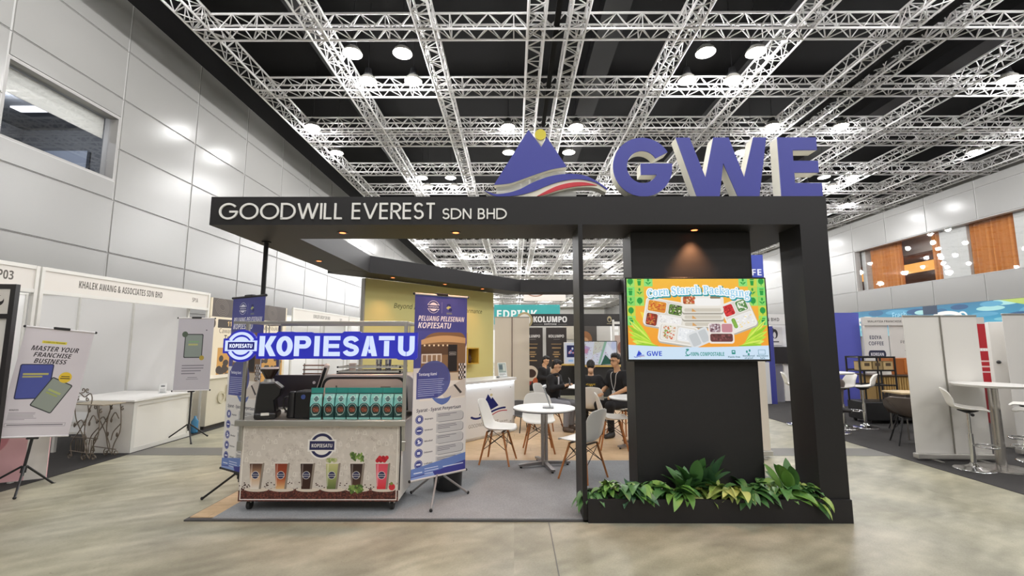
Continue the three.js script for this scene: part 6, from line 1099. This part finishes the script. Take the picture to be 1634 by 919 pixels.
  for (const s of [-1, 1]) { part('eye', [new THREE.SphereGeometry(0.0105, 10, 8).scale(1.25, 0.7, 0.6).translate(s * 0.032, 0.012, 0.083).applyMatrix4(H)], dark, t); part('eyebrow', [rbox(0.034, 0.006, 0.008, s * 0.033, 0.034, 0.089, 0.002).applyMatrix4(H)], dark, t); }
  part('mouth', [new THREE.SphereGeometry(0.02, 10, 6).scale(1, 0.28, 0.4).translate(0, -0.054, 0.089).applyMatrix4(H)], M('#8a4f45', 0.5), t);
  // clothes
  const shirtM = M(o.shirt, 0.85), mixA = (a, b, k) => a.map((v, i) => v + (b[i] - v) * k);
  const sleeves = o.long ? [...armU, ...[[J.el, J.wl], [J.er, J.wr]].map(([e, w]) => [...e, ...mixA(e, w, 0.8), 0.046, 0.036])] : [[...sh, ...mixA(sh, J.el, 0.72), 0.06, 0.058], [...mir(sh), ...mixA(mir(sh), J.er, 0.72), 0.06, 0.058]];
  const sList = [...torso, ...sleeves], sb = bounds(sList, 0.03), sf = capsField(sList, 0.04, 0.014);
  part('shirt', fieldGeo((p) => Math.max(sf(p), 0.53 - p[1], -cap(p, [...neckB, 0, 1.3, L + 0.06, 0.062, 0.09])), sb[0], sb[1], cell), shirtM, t);
  const lb = bounds([...legs, torso[0]], 0.03), lf = capsField([...legs, [0, 0.56, -0.02, 0, 0.62, -0.01, 0.14, 0.135]], 0.05, 0.014);
  part('trousers', fieldGeo((p) => Math.max(lf(p), 0.1 - p[1], p[1] - 0.72), lb[0], lb[1], cell), M(o.trousers, 0.85), t);
  for (const f of feet) { const b = bounds([f], 0.012); part('shoe', fieldGeo((p) => Math.max(capsField([f, [f[0], 0.09, f[2] + 0.01, f[0], 0.06, f[2] + 0.02, 0.042, 0.042]], 0.03, 0.006)(p), 0.004 - p[1]), [b[0][0], 0, b[0][2]], [b[1][0], 0.14, b[1][2]], 0.009), M(o.shoe ?? '#2a2727', 0.5), t); }
  if (o.glasses) part('glasses', [...[-1, 1].map((s) => new THREE.TorusGeometry(0.022, 0.0025, 6, 18).scale(1.1, 0.8, 1).translate(s * 0.031, 0.012, 0.1)), bar([-0.008, 0.014, 0.104], [0.008, 0.014, 0.104], 0.002), ...[-1, 1].map((s) => bar([s * 0.055, 0.016, 0.098], [s * 0.08, 0.012, 0.0], 0.002))].map((g) => g.applyMatrix4(H)), dark, t);
  if (o.lanyard) { part('lanyard', [tube([[-0.06, 1.1, L - 0.02], [-0.062, 1.06, L + 0.1], [-0.045, 0.9, L * 0.7 + 0.135], [0, 0.76, L * 0.5 + 0.145]], 0.006), tube([[0.06, 1.1, L - 0.02], [0.062, 1.06, L + 0.1], [0.045, 0.9, L * 0.7 + 0.135], [0, 0.76, L * 0.5 + 0.145]], 0.006)], M('#d9d6d2', 0.6), t); part('badge', rbox(0.075, 0.105, 0.006, 0, 0.71, L * 0.4 + 0.155, 0.002), M('#e4e3e0', 0.4), t); }
  if (o.inner) part('inner_shirt', [rbox(0.055, 0.24, 0.02, 0, 0.95, L * 0.75 + 0.112, 0.008)], M(o.inner, 0.8), t, null, [0, 0, 0]);
  if (o.backPrint) part('back_print', printGeo(0.24, 0.085, 0.004).rotateY(Math.PI), print(160, 48, (c) => { rect(c, '#1c1a1b', 0, 0, 160, 48); txt(c, 'GWE', 14, 40, 132, 30, '#d8b23a'); }), t, [0, 0.93, L * 0.7 - 0.122]);
  if (o.hood) part('hood', new THREE.TorusGeometry(0.085, 0.03, 8, 20).rotateX(Math.PI / 2 - 0.25).translate(0, 1.1, L - 0.01), shirtM, t);
  return t;
}
person('seated man in a dark jacket and grey trousers looking at his phone', [0.68, FLOOR, -8.47], 1.0, { shirt: '#1b191b', trousers: '#8d8d92', shoe: '#5a4a3e', long: true, inner: '#cfccd0', hood: true, nod: 0.42, turn: 0.1, scale: 0.88, pose: { lean: 0.09, el: [0.25, 0.84, 0.14], er: [-0.23, 0.84, 0.14], wl: [0.07, 0.9, 0.36], wr: [-0.05, 0.9, 0.36] }, aimL: [0.02, 0.95, 0.45], aimR: [0.02, 0.95, 0.45] });
single('phone', 'dark phone held by the seated man in the dark jacket', 'phone', rbox(0.075, 0.15, 0.009, 0, 0, 0, 0.004), M('#1a1c22', 0.25), [1.0, 0.885, -8.25], [-0.7, 1.0, 0]);
person('seated man with glasses, black tee shirt and white lanyard, facing left', [1.86, FLOOR, -8.05], -0.95, { shirt: '#19181a', trousers: '#1a191c', glasses: true, lanyard: true, nod: 0.12, turn: -0.1, scale: 0.97, skin: '#d2a27c', pose: { lean: 0.06, el: [0.27, 0.82, 0.1], er: [-0.24, 0.8, 0.12], wl: [0.16, 0.72, 0.34], wr: [-0.12, 0.74, 0.36] } });
person('seated person seen from behind in a black shirt with yellow back print', [1.36, FLOOR, -8.14], 2.95, { shirt: '#1b191a', trousers: '#1c1b1e', backPrint: true, scale: 0.88, nod: 0.75, pose: { lean: 0.15 } });
person('person in black sitting farther back before the left menu banner', [0.72, 0, -11.4], 0.9, { shirt: '#1a181a', trousers: '#22232a', cell: 0.022, scale: 0.88, nod: 0.35, long: true });
person('visitor in a patterned light shirt leaning on a tall table behind the column', [5.68, 0.3, -8.82], 1.3, { shirt: '#9aa7b2', trousers: '#6b625c', cell: 0.02, scale: 1.0, long: true, pose: { lean: 0.12, wl: [0.1, 0.9, 0.42], wr: [-0.1, 0.9, 0.42] } });
{ const t = thing('wooden_stool', 'plain wooden stool under the person in black farther back', 'stool', [0.72, 0, -11.42]); part('seat', cyl(0.17, 0.17, 0.03, 0, 0.44, 0, 20), beech, t); for (const [x, z] of [[1, 1], [-1, 1], [1, -1], [-1, -1]]) part('leg', bar([x * 0.1, 0.43, z * 0.1], [x * 0.15, 0, z * 0.15], 0.014), beech, t); }
renderer.render(scene, camera);
